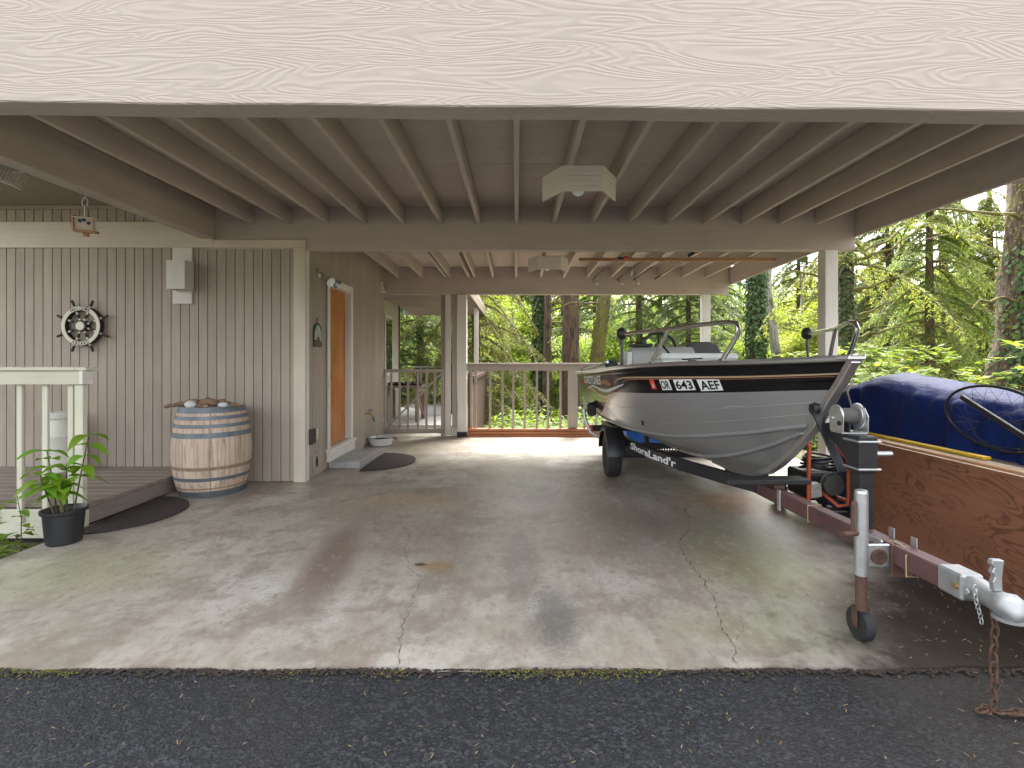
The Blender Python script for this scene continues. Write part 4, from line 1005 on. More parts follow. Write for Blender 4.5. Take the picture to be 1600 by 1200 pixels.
# ------------------------------------------------------------------ lumber pole and fishing rods under the rear joists
o = box('lumber_strip', (.88, 7.18, 2.706), (3.64, 7.222, 2.751), PINE[0], None, .003); tag(o, 'long bare wood strip fixed under the rear joists', 'strip')
mb = MB()
def rod(label, x, y0, y1, z, reel, tip=None, fl=None):
    t = thing('fishing_rod', label, 'fishing rod', (x, y1, z), 'fishing rods stored under the rear ceiling')
    mb = MB(); mb.tube([(x, y1-.35, z+.005), (x+.02, (y0+y1)/2, z+.012), (x+.05, y0, z)], [.0075, .005, .003], 7); mb.build('blank', BLACKM, t, True)
    mb = MB(); mb.tube([(x, y1-.345, z), (x, y1-.1, z), (x, y1, z)], [.011, .013, .012], 9); mb.build('grip', BLACKP, t, True)
    if reel:
        mb = MB(); mb.tube([(x, y1-.2, z-.012), (x, y1-.2, z-.05)], .007, 7); mb.lathe([(.012, -.04), (.034, -.035), (.034, .0), (.02, .006), (.03, .012), (.03, .03)], 16, 0, rotM((x, y1-.21, z-.065), R(90))); mb.tube([(x, y1-.2, z-.065), (x+.045, y1-.2, z-.065), (x+.05, y1-.18, z-.105), (x+.075, y1-.18, z-.105)], .006, 7); mb.tube([(x-.03, y1-.22, z-.05), (x-.055, y1-.25, z-.08), (x-.03, y1-.27, z-.10)], .004, 6)
        mb.build('reel', CHROME, t, True)
rod('fishing rod with a chrome reel, first from the lamp shield', 1.30, 6.3, 8.76, 2.70-.02, True)
rod('fishing rod with a chrome reel, between two other rods with reels', 1.72, 6.3, 8.76, 2.685, True)
rod('fishing rod with a chrome reel, under the red float', 2.0, 6.3, 8.76, 2.685, True)
rod('plain fishing rod without a reel under the rear joists', 2.35, 6.2, 8.7, 2.69, False)
for (x, y, z, col, lb) in ((1.53, 7.16, 2.745, REDP, 'red and orange fishing float beside the bare wood strip'), (2.36, 6.72, 2.735, plain('orange_float', (.8, .25, .04), .5), 'orange fishing float near the middle beam')):
    t = thing('fishing_float', lb, 'float', (x, y, z)); mb = MB(); mb.sphere((x, y, z), .03, 14, 10, 0, (1.2, 1, 1)); mb.build('bob', col, t, True)
    mb = MB(); mb.tube([(x-.03, y, z-.01), (x-.1, y+.03, z-.05 if y < 7 else z)], [.02, .022], 10); mb.build('stem', BLACKP, t, True)
mb = MB(); mb.tube([(1.70, 7.5, 2.62), (1.68, 7.5, 2.55)], [.012, .014], 10); mb.tube([(1.70, 7.5, 2.62), (1.71, 7.5, 2.742)], .002, 5); tag(mb.build('glass_lure', BULB, None, True), 'pale lure hanging by a thread under the rear ceiling', 'lure')
# ------------------------------------------------------------------ boat (bow towards the camera, on the trailer)
CX = 1.78
SHEER = [(2.71, .008, 1.325), (2.95, .185, 1.311), (3.29, .39, 1.297), (3.87, .66, 1.281), (4.56, .86, 1.246), (5.6, .925, 1.19), (7.37, .905, 1.127)]
CHINE = [(3.05, .008, .93), (3.22, .115, .885), (3.52, .245, .81), (4.12, .49, .70), (4.82, .655, .655), (5.7, .715, .628), (7.37, .72, .612)]
KEEL = [(3.05, .006, .93), (3.17, .006, .84), (3.33, .006, .715), (3.60, .006, .548), (4.0, .006, .442), (5.2, .006, .425), (7.37, .006, .455)]
def cat_(P, t):
    n = len(P)-1; u = max(0, min(.99999, t))*n; k = int(u); f = u-k
    p = [np.array(P[max(0, min(n, k+d))]) for d in (-1, 0, 1, 2)]
    if k == 0: p[0] = 2*p[1]-p[2]
    if k == n-1: p[3] = 2*p[2]-p[1]
    return .5*((2*p[1])+(-p[0]+p[2])*f+(2*p[0]-5*p[1]+4*p[2]-p[3])*f*f+(-p[0]+3*p[1]-3*p[2]+p[3])*f**3)
def hull(t, v, side=-1, off=0.):
    """topside surface: v=0 sheer, v=1 chine"""
    a = cat_(SHEER, t); c_ = cat_(CHINE, t); p = a*(1-v)+c_*v
    b_ = .045*math.sin(math.pi*v)*min(1, t*2.2)
    # two lapped strakes pressed into the side
    h = max(.004, p[1]+b_)
    return Vector((CX+side*(h+off), p[0], p[2]))
def hulln(t, v, side=-1, off=.002):
    e = 1e-3
    a = hull(min(1, t+e), v, side)-hull(max(0, t-e), v, side); b_ = hull(t, min(1, v+e), side)-hull(t, max(0, v-e), side)
    n_ = a.cross(b_).normalized()
    if n_.x*side < 0: n_ = -n_
    return hull(t, v, side)+n_*off
def vb(t):   # black / silver boundary: level forward, sweeping down at the stern
    base = .44-.06*min(1, t/.45) if t < .7 else .38
    if t > .70: base = .38+(.99-.38)*(lambda q: q*q*(3-2*q))(min(1, (t-.70)/.25))
    return base
boat = thing('fishing_boat', 'black and silver aluminium fishing boat on a trailer under the carport', 'boat', (CX, 5, .43))
mb = MB(); NT, NBk, NG = 72, 6, 9
for side in (-1, 1):
    vv = []; fs = []; mi = []
    for i in range(NT+1):
        t = i/NT; B = vb(t)
        for k in range(NBk+1): vv.append(hull(t, B*k/NBk, side))
        for k in range(1, NG+1):
            v_ = B+(1-B)*k/NG; vv.append(hull(t, v_, side))
    w_ = NBk+NG+1
    for i in range(NT):
        for k in range(w_-1):
            f = (i*w_+k, i*w_+k+1, (i+1)*w_+k+1, (i+1)*w_+k)
            fs.append(f); mi.append(0 if k < NBk else 1)
    n0 = len(mb.v); mb.v += [tuple(p) for p in vv]; mb.f += [tuple(i+n0 for i in f) for f in fs]; mb.mi += mi
    # bottom
    vv = []; nb = 6
    for i in range(NT+1):
        t = i/NT; a = cat_(CHINE, t); c_ = cat_(KEEL, t)
        for k in range(nb+1):
            u = k/nb; p = a*(1-u)+c_*u; vv.append((CX+side*max(.003, p[1]-.012*math.sin(math.pi*u)), p[0], p[2]-.02*math.sin(math.pi*u)*min(1, t*3)))
    mb.add(vv, [(i*(nb+1)+k, i*(nb+1)+k+1, (i+1)*(nb+1)+k+1, (i+1)*(nb+1)+k) for i in range(NT) for k in range(nb)], 1)
# transom
L_ = [hull(1, vb(1)*k/6, -1) for k in range(7)]+[Vector((CX, 7.37, .455))]; Rr_ = [hull(1, vb(1)*k/6, 1) for k in range(7)]
mb.add(L_+Rr_[::-1], [tuple(range(14))], 0)
hb = mb.build('hull', [HULLB, HULLG], boat, True, auto=.5)
# inside: liner, floor, fore deck, aft bench
mb = MB(); vv = []
for i in range(NT+1):
    t = i/NT
    for side in (-1, 1):
        for v_ in (.02, .75):
            p = hull(t, v_, side); h = max(.002, abs(p.x-CX)-.035); vv.append((CX+side*h, p.y+(.05 if i == 0 else 0), p.z if v_ < .5 else max(p.z, .74)))
fs = []
for i in range(NT):
    a, b_ = 4*i, 4*i+4
    fs += [(a, a+1, b_+1, b_), (a+2, b_+2, b_+3, a+3), (a+1, a+3, b_+3, b_+1)]
mb.add(vv, fs); mb.build('interior_liner', GREYP, boat, True)
def deckpiece(name, t0, t1, dz, m):
    mb = MB(); vv = []
    for i in range(21):
        t = t0+(t1-t0)*i/20
        for side in (-1, 1):
            p = hull(t, .08, side); vv.append((CX+side*max(.002, abs(p.x-CX)-.04), p.y, p.z-dz))
    mb.add(vv, [(2*i, 2*i+1, 2*i+3, 2*i+2) for i in range(20)]); return mb.build(name, m, boat)
deckpiece('fore_deck', .06, .42, .09, plain('marine_carpet', (.10, .105, .11), .95, 0, .2, 40, .4, 200))
deckpiece('aft_deck', .90, .998, .06, bpy.data.materials['marine_carpet'])
# gunwales
for side in (-1, 1):
    mb = MB(); P = [hull(i/60, 0, side)+Vector((side*.004, 0, .004)) for i in range(61)]; mb.tube(P, .024, 10, flat=.75); mb.build('gunwale', ALU, boat, True)
    mb = MB(); P = [hulln(i/60, .075, side, .003) for i in range(1, 61)]; mb.tube(P, .006, 6); mb.build('rub_strip', HULLB, boat, True)
    mb = MB(); P = [hulln(i/60, .985, side, .004) for i in range(2, 61)]; mb.tube(P, .014, 8); mb.build('spray_rail', ALU if False else HULLG, boat, True)
    mb = MB(); P = []
    for i in range(6, 50):
        a = cat_(CHINE, i/60); c_ = cat_(KEEL, i/60); p = a*.45+c_*.55; P.append((CX+side*max(.01, p[1]), p[0], p[2]-.016))
    mb.tube(P, .014, 8); mb.build('strake', HULLG, boat, True)
    # pressed lap lines on the silver side
    for vv_ in (.62, .80):
        mb = MB(); P = [hulln(i/60, vv_, side, .0) for i in range(1, 44)]; mb.tube(P, .0025, 5); mb.build('lap_seam', HULLG, boat, True)
mb = MB(); P = [(CX, 2.70, 1.335)]+[(CX, *cat_(SHEER, 0)[[0, 2]])]
stem = [(CX, 2.695, 1.32), (CX, 2.80, 1.20), (CX, 2.91, 1.085), (CX, 3.03, .94), (CX, 3.155, .835), (CX, 3.315, .712), (CX, 3.45, .62), (CX, 3.60, .538), (CX, 3.80, .475), (CX, 4.05, .428), (CX, 4.6, .415)]
for a, b_ in zip(stem[:-1], stem[1:]):
    pass
vv = []
for i, p in enumerate(stem):
    d = Vector(stem[min(i+1, len(stem)-1)])-Vector(stem[max(i-1, 0)]); d.normalize(); n_ = Vector((0, -d.z, d.y))
    if n_.y > 0: n_ = -n_
    if i > 8: n_ = Vector((0, 0, -1))
    for (sx1, k) in ((-.030, -.018), (-.026, .02), (.026, .02), (.030, -.018)): vv.append(Vector(p)+n_*k+Vector((sx1, 0, 0)))
mb = MB(); m_ = len(stem)
mb.add(vv, [(4*i+k, 4*i+(k+1) % 4, 4*i+4+(k+1) % 4, 4*i+4+k) for i in range(m_-1) for k in range(4)]+[(0, 1, 2, 3), tuple(4*(m_-1)+k for k in range(4))])
mb.build('stem_band', ALU, boat, bev=.004)
mb = MB(); mb.prism([(-.045, -.03), (.045, -.03), (.10, .16), (-.10, .16)], Matrix.Translation((CX, 2.70, 1.318)), .025); mb.build('bow_cap', ALU, boat, bev=.006)
mb = MB(); mb.lathe([(.028, 0), (.03, .006), (.016, .012)], 16, 0, Matrix.Translation(hulln(.61, .828, -1, .0)) @ rotM((0, 0, 0), 0, R(-90))); mb.build('drain_fitting', BLACKP, boat, True)
# rails
for side in (-1, 1):
    g = lambda t, dz=0, inn=.03: hull(t, 0, side)+Vector((-side*inn, 0, dz))
    t_f, t_m, t_a = .385, .585, .675
    pf = g(.37, .02); pm = g(.555, .02); pa = g(.672, .02)
    top_a = pa+Vector((0, .02, .29)); top_f = g(.345, .0); top_f = Vector((top_f.x+side*.0, top_f.y, 1.565)); 
    P = [top_a+Vector((0, 0, -.005)), Vector((g(.50).x, g(.50).y, 1.553)), Vector((g(.43).x, g(.43).y, 1.562))]
    c0 = Vector((g(.36).x, g(.36).y, 1.568)); c1 = top_f+Vector((0, -.06, -.012)); c2 = top_f+Vector((0, -.085, -.05)); c3 = top_f+Vector((0, -.07, -.09))
    P += [c0, c1, c2, c3, pf]
    rail = MB().tube(P, .0155, 10).build('grab_rail', CHROME, boat, True)
    MB().tube([P[1]+Vector((0, 0, -.005)), pm.lerp(P[1], .5), pm], .0145, 10).build('rail_leg', CHROME, boat, True)
    MB().tube([top_a, pa.lerp(top_a, .5), pa], .011, 10).build('rail_leg', BLACKM, boat, True)
    mb = MB(); mb.sphere(top_a, .056, 12, 8, 0, (.8, 1.0, 1.0)); mb.build('rail_knob', BLACKP, boat, True)
    for q in (pf, pm, pa): 
        mb = MB(); mb.lathe([(.035, -.01), (.03, .0), (.018, .012)], 14, 0, Matrix.Translation(q)); mb.build('rail_foot', CHROME, boat, True)
# console, steering wheel, seat
con = MB(); x0, x1 = 1.16, 1.80
con.prism([(0, 0), (.42, 0), (.42, .44), (.34, .52), (.12, .55), (.06, .50)], Matrix(((0, 0, 1, x0), (1, 0, 0, 5.10), (0, 1, 0, .90), (0, 0, 0, 1))), x1-x0)
con = con.build('console', GREYP, boat, bev=.012)
box('console_side', (x0-.05, 5.12, .90), (x0-.002, 5.5, 1.40), COOLER, con, .01)
mb = MB(); mb.box((x0+.02, 5.16, 1.452), (x0+.22, 5.40, 1.485)); mb.build('instrument_hood', BLACKP, con, bev=.01)
sw = MB(); Msw = rotM((1.57, 5.60, 1.46), R(62)); sw.tube([Msw @ Vector((.175*math.cos(a_), .175*math.sin(a_), 0)) for a_ in np.linspace(0, 2*math.pi, 33)[:-1]], .017, 9, closed=True); sw = sw.build('steering_wheel', BLACKP, boat, True)
for a_ in (R(90), R(205), R(335)): MB().tube([Msw @ Vector((0, 0, -.03)), Msw @ Vector((.17*math.cos(a_), .17*math.sin(a_), 0))], [.03, .016], 8, flat=.5).build('spoke', BLACKP, sw, True)
MB().tube([Msw @ Vector((0, 0, -.02)), Msw @ Vector((0, 0, -.14))], .03, 10).build('hub', BLACKP, sw, True)
MB().tube([(1.44, 5.08, 1.47), (1.47, 5.04, 1.42), (1.50, 5.0, 1.37)], [.012, .01, .012], 8).build('throttle_lever', BLACKP, con, True)
mb = MB(); mb.box((1.33, 5.42, 1.44), (1.38, 5.47, 1.55)); mb.build('throttle_box', BLACKP, con, bev=.01)
seat = MB(); seat.prism([(-.2, 0), (.2, 0), (.21, .22), (.17, .31), (.08, .345), (-.08, .345), (-.17, .31), (-.21, .22)], rotM((2.08, 5.75, 1.17), R(84)), .07); seat = seat.build('seat', plain('charcoal_vinyl', (.06, .06, .062), .6), boat, bev=.015)
mb = MB(); mb.box((1.88, 5.74, 1.08), (2.28, 6.12, 1.16)); mb.build('cushion', bpy.data.materials['charcoal_vinyl'], seat, bev=.02)
MB().tube([(2.08, 5.93, .76), (2.08, 5.93, 1.08)], .035, 12).build('pedestal', ALU, seat, True)
mb = MB(); mb.box((1.36, 3.98, 1.29), (1.40, 4.06, 1.318)); mb.tube([(1.30, 4.02, 1.322), (1.46, 4.02, 1.330)], .009, 8, flat=.6); mb.build('cleat', BLACKP, boat)
# markings: mapped onto the starboard and port sides
def on_hull(t0, v0, pts, side=-1, off=.002, shear=0., st=None):
    """pts in metres, x towards the bow (starboard) and y up, laid on the hull side"""
    e = .004; st = st or (hull(t0+e, v0, side)-hull(t0-e, v0, side)).length/(2*e); sv_ = (hull(t0, v0+e, side)-hull(t0, v0-e, side)).length/(2*e)
    return [hulln(min(.999, max(.001, t0-(p[0]*(1 if side < 0 else -1)+shear*p[1])/st)), v0-p[1]/sv_, side, off) for p in pts]
def decal(name, t0, v0, pts, faces, m, parent, off=.002, side=-1, shear=0., st=None):
    mb = MB(); mb.add(on_hull(t0, v0, pts, side, off, shear, st), faces); return mb.build(name, m, parent)
def rect(w_, h, nx_=6): 
    P = [(w_*i/nx_, h*j) for j in (0, 1) for i in range(nx_+1)]; return P, [(i, i+1, nx_+2+i, nx_+1+i) for i in range(nx_)]
def fit(txt, w_, h, off_=.0):
    v_, f_ = textmesh(txt, 1., off_); xa = min(p[0] for p in v_); xb = max(p[0] for p in v_); ya = min(p[1] for p in v_); yb_ = max(p[1] for p in v_)
    return [((p[0]-xa)/(xb-xa)*w_, (p[1]-ya)/(yb_-ya)*h) for p in v_], f_
SH = -.5
for (txt, t0, v0, w_) in (('OR', .503, .336, .118), ('643', .462, .345, .195), ('AEF', .403, .362, .205)):
    P, F = rect(w_, .092); pl = decal('registration_plate', t0, v0, P, F, DECALW, boat, .0025, -1, SH)
    P, F = fit(txt, w_*.86, .072, .022); P = [(p[0]+w_*.07, p[1]+.010) for p in P]; decal('lettering', t0, v0, P, F, DECALB, pl, .0042, -1, SH)
P, F = rect(.062, .086); pl = decal('registration_sticker', .537, .322, P, F, DECALR, boat, .0025, -1, SH)
P, F = fit('26', .036, .036, .01); P = [(p[0]+.014, p[1]+.016) for p in P]; decal('lettering', .537, .322, P, F, DECALW, pl, .0042, -1, SH)
P, F = fit('CRESTLINER', .96, .092, .03); lg = decal('maker_lettering', .928, .252, P, F, DECALW, boat, .003, st=6.9)
decal('maker_emblem', .963, .262, [(0, 0), (.30, 0), (.30, .10), (.36, .12), (.36, .03), (.34, -.005)], [(0, 1, 5), (1, 2, 3, 4, 5)], DECALR, boat, .0028)
decal('maker_emblem', .963, .282, [(0, 0), (.2, 0), (.2, .028), (0, .028)], [(0, 1, 2, 3)], DECALR, boat, .003)
def ribbon(name, pts, w_, m, off=.0025, taper=True):
    """pts: (t, v) polyline on the side; w_ width in v"""
    n = len(pts); P = []
    for i in range(40):
        u = i/39*(n-1); k = min(int(u), n-2); f = u-k; f = f*f*(3-2*f) if False else f
        p0 = np.array(pts[max(0, k-1)]); p1 = np.array(pts[k]); p2 = np.array(pts[k+1]); p3 = np.array(pts[min(n-1, k+2)])
        q = .5*((2*p1)+(-p0+p2)*f+(2*p0-5*p1+4*p2-p3)*f*f+(-p0+3*p1-3*p2+p3)*f**3)
        ww = w_*(math.sin(math.pi*(i+.6)/40.2)**.6 if taper else 1)
        P.append((q[0], q[1]-ww/2)); P.append((q[0], q[1]+ww/2))
    mb = MB(); mb.add([hulln(min(.995, max(.004, p[0])), p[1], -1, off) for p in P], [(2*i, 2*i+1, 2*i+3, 2*i+2) for i in range(39)]); return mb.build(name, m, boat)
ribbon('pinstripe', [(.012, .20), (.12, .197), (.25, .19), (.36, .18), (.5, .165), (.62, .152), (.665, .16), (.69, .20), (.70, .27)], .024, DECALG, taper=False)
ribbon('pinstripe', [(.02, .235), (.12, .228), (.25, .218), (.36, .208), (.5, .19), (.6, .178), (.64, .19), (.655, .22)], .010, DECALC, taper=False)
ribbon('swoosh', [(.925, .42), (.90, .35), (.86, .37), (.82, .46), (.77, .47), (.735, .41)], .06, DECALG)
ribbon('swoosh', [(.90, .33), (.86, .29), (.81, .34), (.76, .36), (.70, .31), (.65, .25)], .055, DECALS)
ribbon('swoosh', [(.80, .24), (.775, .20), (.75, .22), (.72, .25)], .09, DECALC)
ribbon('scuff', [(.30, .60), (.33, .59), (.36, .60)], .006, DECALS)

# loose things in the boat
t = thing('cooler', 'white ice chest with a pale red band lying in the boat', 'cooler', (1.5, 4.5, 1.1))
box('body', (1.24, 4.36, 1.06), (1.88, 4.72, 1.315), COOLER, t, .015)
box('band', (1.2385, 4.3585, 1.255), (1.8815, 4.7215, 1.303), plain('faded_red_band', (.55, .25, .24), .5, 0, .2, 12), t, .01)
box('lid', (1.23, 4.35, 1.317), (1.89, 4.73, 1.375), COOLER, t, .018)
mb = MB(); mb.tube([(2.05, 3.52, 1.24), (2.11, 3.6, 1.26), (2.2, 3.7, 1.25)], .03, 8)
mb = MB(); mb.add([(1.62, 3.35, 1.30), (1.95, 3.30, 1.33), (1.99, 3.52, 1.33), (1.68, 3.6, 1.315), (1.62, 3.35, 1.20), (1.95, 3.3, 1.20), (1.99, 3.52, 1.2), (1.68, 3.6, 1.2)], [(0, 1, 2, 3), (0, 4, 5, 1), (1, 5, 6, 2), (2, 6, 7, 3), (3, 7, 4, 0), (7, 6, 5, 4)])
tag(mb.build('folded_cloth', TEAL, None, bev=.02), 'folded dark teal cloth on the fore deck of the boat', 'cloth')
for i, (dx, dz, m, lb) in enumerate(((0, 0, ALU, 'silver boat-hook shaft laid along the stern gunwale'), (.06, .015, BLACKM, 'black rod laid along the stern gunwale'))):
    mb = MB(); P = [hull(.99-.03*k, 0, -1)+Vector((.06+dx, 0, .045+dz+.006*k)) for k in range(8)]; mb.tube(P, .013, 8)
    tag(mb.build('boat_pole', m, None, True), lb, 'pole')
mb = MB(); mb.lathe([(.055, -.06), (.06, -.05), (.06, .05), (.055, .06)], 18, 0, Matrix.Translation(hull(.80, 0, -1)+Vector((.13, 0, .06))) @ rotM((0, 0, 0), R(90))); tag(mb.build('rod_reel', BLACKP, None, True), 'black reel lying on the gunwale near the stern of the boat', 'reel')
mb = MB(); c0 = hull(.985, 0, -1)+Vector((.10, -.05, .04))
for k in range(3): mb.tube([c0+Vector((.07*math.cos(a_), .09*math.sin(a_), .012*k+.008*math.sin(3*a_))) for a_ in np.linspace(0, 2*math.pi, 25)[:-1]], .009, 7, closed=True)
mb.tube([c0+Vector((.07, 0, .01)), c0+Vector((.0, 0, .045)), c0+Vector((-.07, 0, .01))], .009, 7)
tag(mb.build('rope_coil', ROPE, None, True), 'coil of tan rope on the stern corner of the boat', 'rope')

# ------------------------------------------------------------------ trailer
tr = thing('boat_trailer', 'black and rusty boat trailer with a jack wheel and silver hitch coupler', 'trailer', (CX, 4, 0))
TZ = .405
mb = MB(); mb.add([(CX+sx1, y, z+zz1) for (y, z) in ((2.09, TZ+.024), (3.80, TZ-.012)) for (sx1, zz1) in ((-.04, -.05), (.04, -.05), (.04, .04), (-.04, .04))], [(0, 1, 2, 3), (4, 5, 6, 7), (0, 1, 5, 4), (1, 2, 6, 5), (2, 3, 7, 6), (3, 0, 4, 7)]); mb.build('tongue', PRIMER, tr, bev=.006)
for s in (-1, 1):
    P = [(CX+s*a, y, TZ) for a, y in ((.03, 3.72), (.17, 4.02), (.35, 4.48), (.47, 5.0), (.535, 5.5), (.55, 6.0), (.55, 7.3))]
    mb = MB(); vv = []
    for i, p in enumerate(P):
        d = Vector(P[min(i+1, 6)])-Vector(P[max(i-1, 0)]); d.normalize(); n_ = Vector((-d.y, d.x, 0))
        for (k, z) in ((-.022, -.05), (.022, -.05), (.022, .05), (-.022, .05)): vv.append(Vector(p)+n_*k+Vector((0, 0, z)))
    mb.add(vv, [(4*i+k, 4*i+(k+1) % 4, 4*i+4+(k+1) % 4, 4*i+4+k) for i in range(6) for k in range(4)]+[(0, 1, 2, 3), (24, 25, 26, 27)])
    sr = mb.build('side_rail', BLACKM, tr, bev=.004)
    if s < 0:
        a = Vector(P[3])+Vector((-.026, -.01, 0)); b_ = Vector(P[2])+Vector((-.026, -.01, 0))
        a = Vector(P[4]).lerp(Vector(P[3]), .1); b_ = Vector(P[2])
        v_, f_ = fit("ShoreLand'r", 1., .074, .03); out = []; out2 = []
        pts = [Vector(P[4]).lerp(Vector(P[3]), .05), Vector(P[3]), Vector(P[2])]
        L1 = (pts[1]-pts[0]).length; L2 = (pts[2]-pts[1]).length; T = L1+L2
        def on(u, z, off):
            q = u*T*.98
            if q < L1: p = pts[0].lerp(pts[1], q/L1); d = (pts[1]-pts[0]).normalized()
            else: p = pts[1].lerp(pts[2], (q-L1)/L2); d = (pts[2]-pts[1]).normalized()
            d1 = (pts[1]-pts[0]).normalized(); d2 = (pts[2]-pts[1]).normalized(); bl = min(1, max(0, (q-L1)/.25+.5)); d = d1.lerp(d2, bl).normalized()
            n_ = Vector((d.y, -d.x, 0)); n_ = n_ if n_.x < 0 else -n_
            return p+n_*(.024+off)+Vector((0, 0, z))
        mb = MB(); mb.add([on(p[0], p[1]-.037, .0035) for p in v_], f_); mb.build('maker_lettering', DECALW, sr)
    # spring, wheel, fender
    wx = CX+s*.70; WYc = 5.80
    wh = MB(); wh.lathe([(.155, -.055), (.20, -.075), (.235, -.07), (.247, -.045), (.250, 0), (.247, .045), (.235, .07), (.20, .075), (.155, .055)], 48, 0, rotM((wx, WYc, .25), 0, R(90))); wh = wh.build('wheel', RUBBER, tr, True)
    mb = MB(); mb.lathe([(.158, -.045), (.150, -.05), (.14, -.03), (.06, -.022), (.04, -.04), (.0, -.042)], 32, 0, rotM((wx, WYc, .25), 0, R(90))); mb.lathe([(.157, .045), (.14, .03), (.0, .03)], 32, 0, rotM((wx, WYc, .25), 0, R(90))); mb.build('rim', GALV, wh, True)
    mb = MB(); vv = []; sg = 18
    prof = [(-.105, .285), (-.10, .315), (-.07, .33), (.07, .33), (.10, .315), (.105, .285)]
    for i in range(sg+1):
        a_ = R(8)+R(164)*i/sg
        for (dx, r) in prof: vv.append((wx+dx, WYc-r*math.cos(a_)*1.05, .235+r*math.sin(a_)))
        for (dx, r) in prof[::-1]: vv.append((wx+dx*.96, WYc-(r-.006)*math.cos(a_)*1.05, .235+(r-.006)*math.sin(a_)))
    mb.add(vv, [(12*i+k, 12*i+(k+1) % 12, 12*i+12+(k+1) % 12, 12*i+12+k) for i in range(sg) for k in range(12)]+[tuple(range(12)), tuple(12*sg+k for k in range(12))])
    mb.build('fender', BLACKP, tr, True, auto=.6)
    mb = MB()
    for k in range(3): mb.tube([(CX+s*.55, WYc-.42+.05*k, .32-.012*k), (CX+s*.55, WYc, .26-.012*k), (CX+s*.55, WYc+.42-.05*k, .32-.012*k)], .018, 6, flat=.35)
    mb.build('leaf_spring', BLACKM, tr)
    mb = MB(); mb.bar((CX+s*.42, 5.0, .585), (CX+s*.42, 7.25, .565), .09, .05); mb.build('bunk', OLDW[1], tr)
    for y in (5.35, 6.95): box('bunk_bracket', (CX+s*.42-.02, y-.03, .455), (CX+s*.42+.02, y+.03, .56), BLACKM, tr, .003)
    # guide post with pad at the stern
    mb = MB(); mb.tube([(CX+s*.57, 6.35, .38), (CX+s*.76, 6.36, .36), (CX+s*.86, 6.38, .42), (CX+s*.925, 6.40, .58), (CX+s*.935, 6.42, .70)], .022, 10); mb.build('guide_post', GALV, tr, True)
    mb = MB(); mb.box((CX+s*.86-.03, 6.36, .62), (CX+s*.86+.075, 6.50, .78), 0); mb.build('guide_pad', BLACKP, tr, bev=.02)
MB().bar((CX-.70, 5.80, .25), (CX+.70, 5.80, .25), .05, .05).build('axle', BLACKM, tr)
box('cross_member', (CX-.56, 7.18, .36), (CX+.56, 7.26, .452), BLACKM, tr, .004)
box('cross_member', (CX-.33, 4.6, .355), (CX+.33, 4.66, .405), BLACKM, tr, .004) if False else None
lb_ = box('light_bar', (CX-.70, 7.30, .30), (CX+.70, 7.34, .39), BLACKM, tr, .004)
for s in (-1, 1): box('tail_light', (CX+s*.70-(.0 if s > 0 else .05), 7.28, .30), (CX+s*.70+(.05 if s > 0 else 0), 7.35, .39), REDP, tr, .006)
# keel board, bracket
box('keel_board', (CX-.36, 3.44, .477), (CX+.20, 3.57, .512), BLACKM if False else plain('wet_black_board', (.022, .022, .022), .55, 0, .3, 12), tr, .006)
box('keel_bracket', (CX-.035, 3.46, TZ+.041), (CX+.035, 3.55, .476), PRIMER, tr, .003)
mb = MB(); mb.box((CX-.052, 3.36, .325), (CX-.042, 3.40, .46)); o = mb.build('hanger_strap', GALV, tr, bev=.003)
# winch post
box('winch_post', (CX-.035, 2.60, TZ+.041), (CX+.035, 2.68, .86), BLACKM, tr, .005)
box('winch_sleeve', (CX-.048, 2.585, .745), (CX+.048, 2.69, .93), BLACKM, tr, .006)
mb = MB()
for z in (.765, .905): mb.tube([(CX-.054, 2.70, z), (CX-.054, 2.58, z), (CX+.054, 2.58, z), (CX+.054, 2.70, z)], .006, 7)
o = mb.build('u_bolt', GALV, tr, True); o['kind'] = 'stuff'
mb = MB(); mb.tube([(CX+.05, 2.63, .835), (CX+.14, 2.62, .838)], .013, 10); mb.build('height_pin', GALV, tr, True)
mb = MB(); mb.bar((CX-.045, 2.72, .72), (CX-.045, 3.0, 1.055), .012, .05, up=(1, 0, 0)); mb.build('bow_arm', BLACKM, tr, bev=.003)
mb = MB(); mb.bar((CX+.045, 2.70, .72), (CX+.045, 3.0, 1.055), .012, .05, up=(1, 0, 0)); mb.build('bow_arm', BLACKM, tr, bev=.003)
mb = MB(); mb.prism([(0, 0), (.26, .17), (.05, .22), (0, .20)], Matrix(((0, 0, 1, CX-.038), (1, 0, 0, 2.68), (0, 1, 0, .78), (0, 0, 0, 1))), .008); mb.build('gusset', BLACKM, tr, bev=.002)
mb = MB(); mb.lathe([(.03, -.06), (.042, -.05), (.03, 0), (.042, .05), (.03, .06)], 18, 0, rotM((CX, 2.985, 1.035), 0, R(90))); mb.build('bow_roller', BLACKP, tr, True)
wn = MB(); poly = [(-.055, 0), (.055, .0), (.06, .06), (.03, .115), (-.03, .125), (-.06, .08)]
wn.prism(poly, Matrix(((0, 0, 1, CX-.075), (1, 0, 0, 2.73), (0, 1, 0, .94), (0, 0, 0, 1))), .004); wn = wn.build('winch', GALV, tr, bev=.001)
mb = MB(); mb.prism(poly, Matrix(((0, 0, 1, CX+.055), (1, 0, 0, 2.73), (0, 1, 0, .94), (0, 0, 0, 1))), .004); mb.build('side_plate', GALV, wn)
mb = MB(); mb.box((CX-.075, 2.68, .932), (CX+.06, 2.78, .938)); mb.build('base_plate', GALV, wn)
mb = MB(); mb.lathe([(.060, -.068), (.060, -.062), (.026, -.060), (.026, .034), (.058, .036), (.058, .042)], 26, 0, rotM((CX, 2.745, 1.02), 0, R(90))); mb.build('drum', GALV, wn, True, auto=.5)
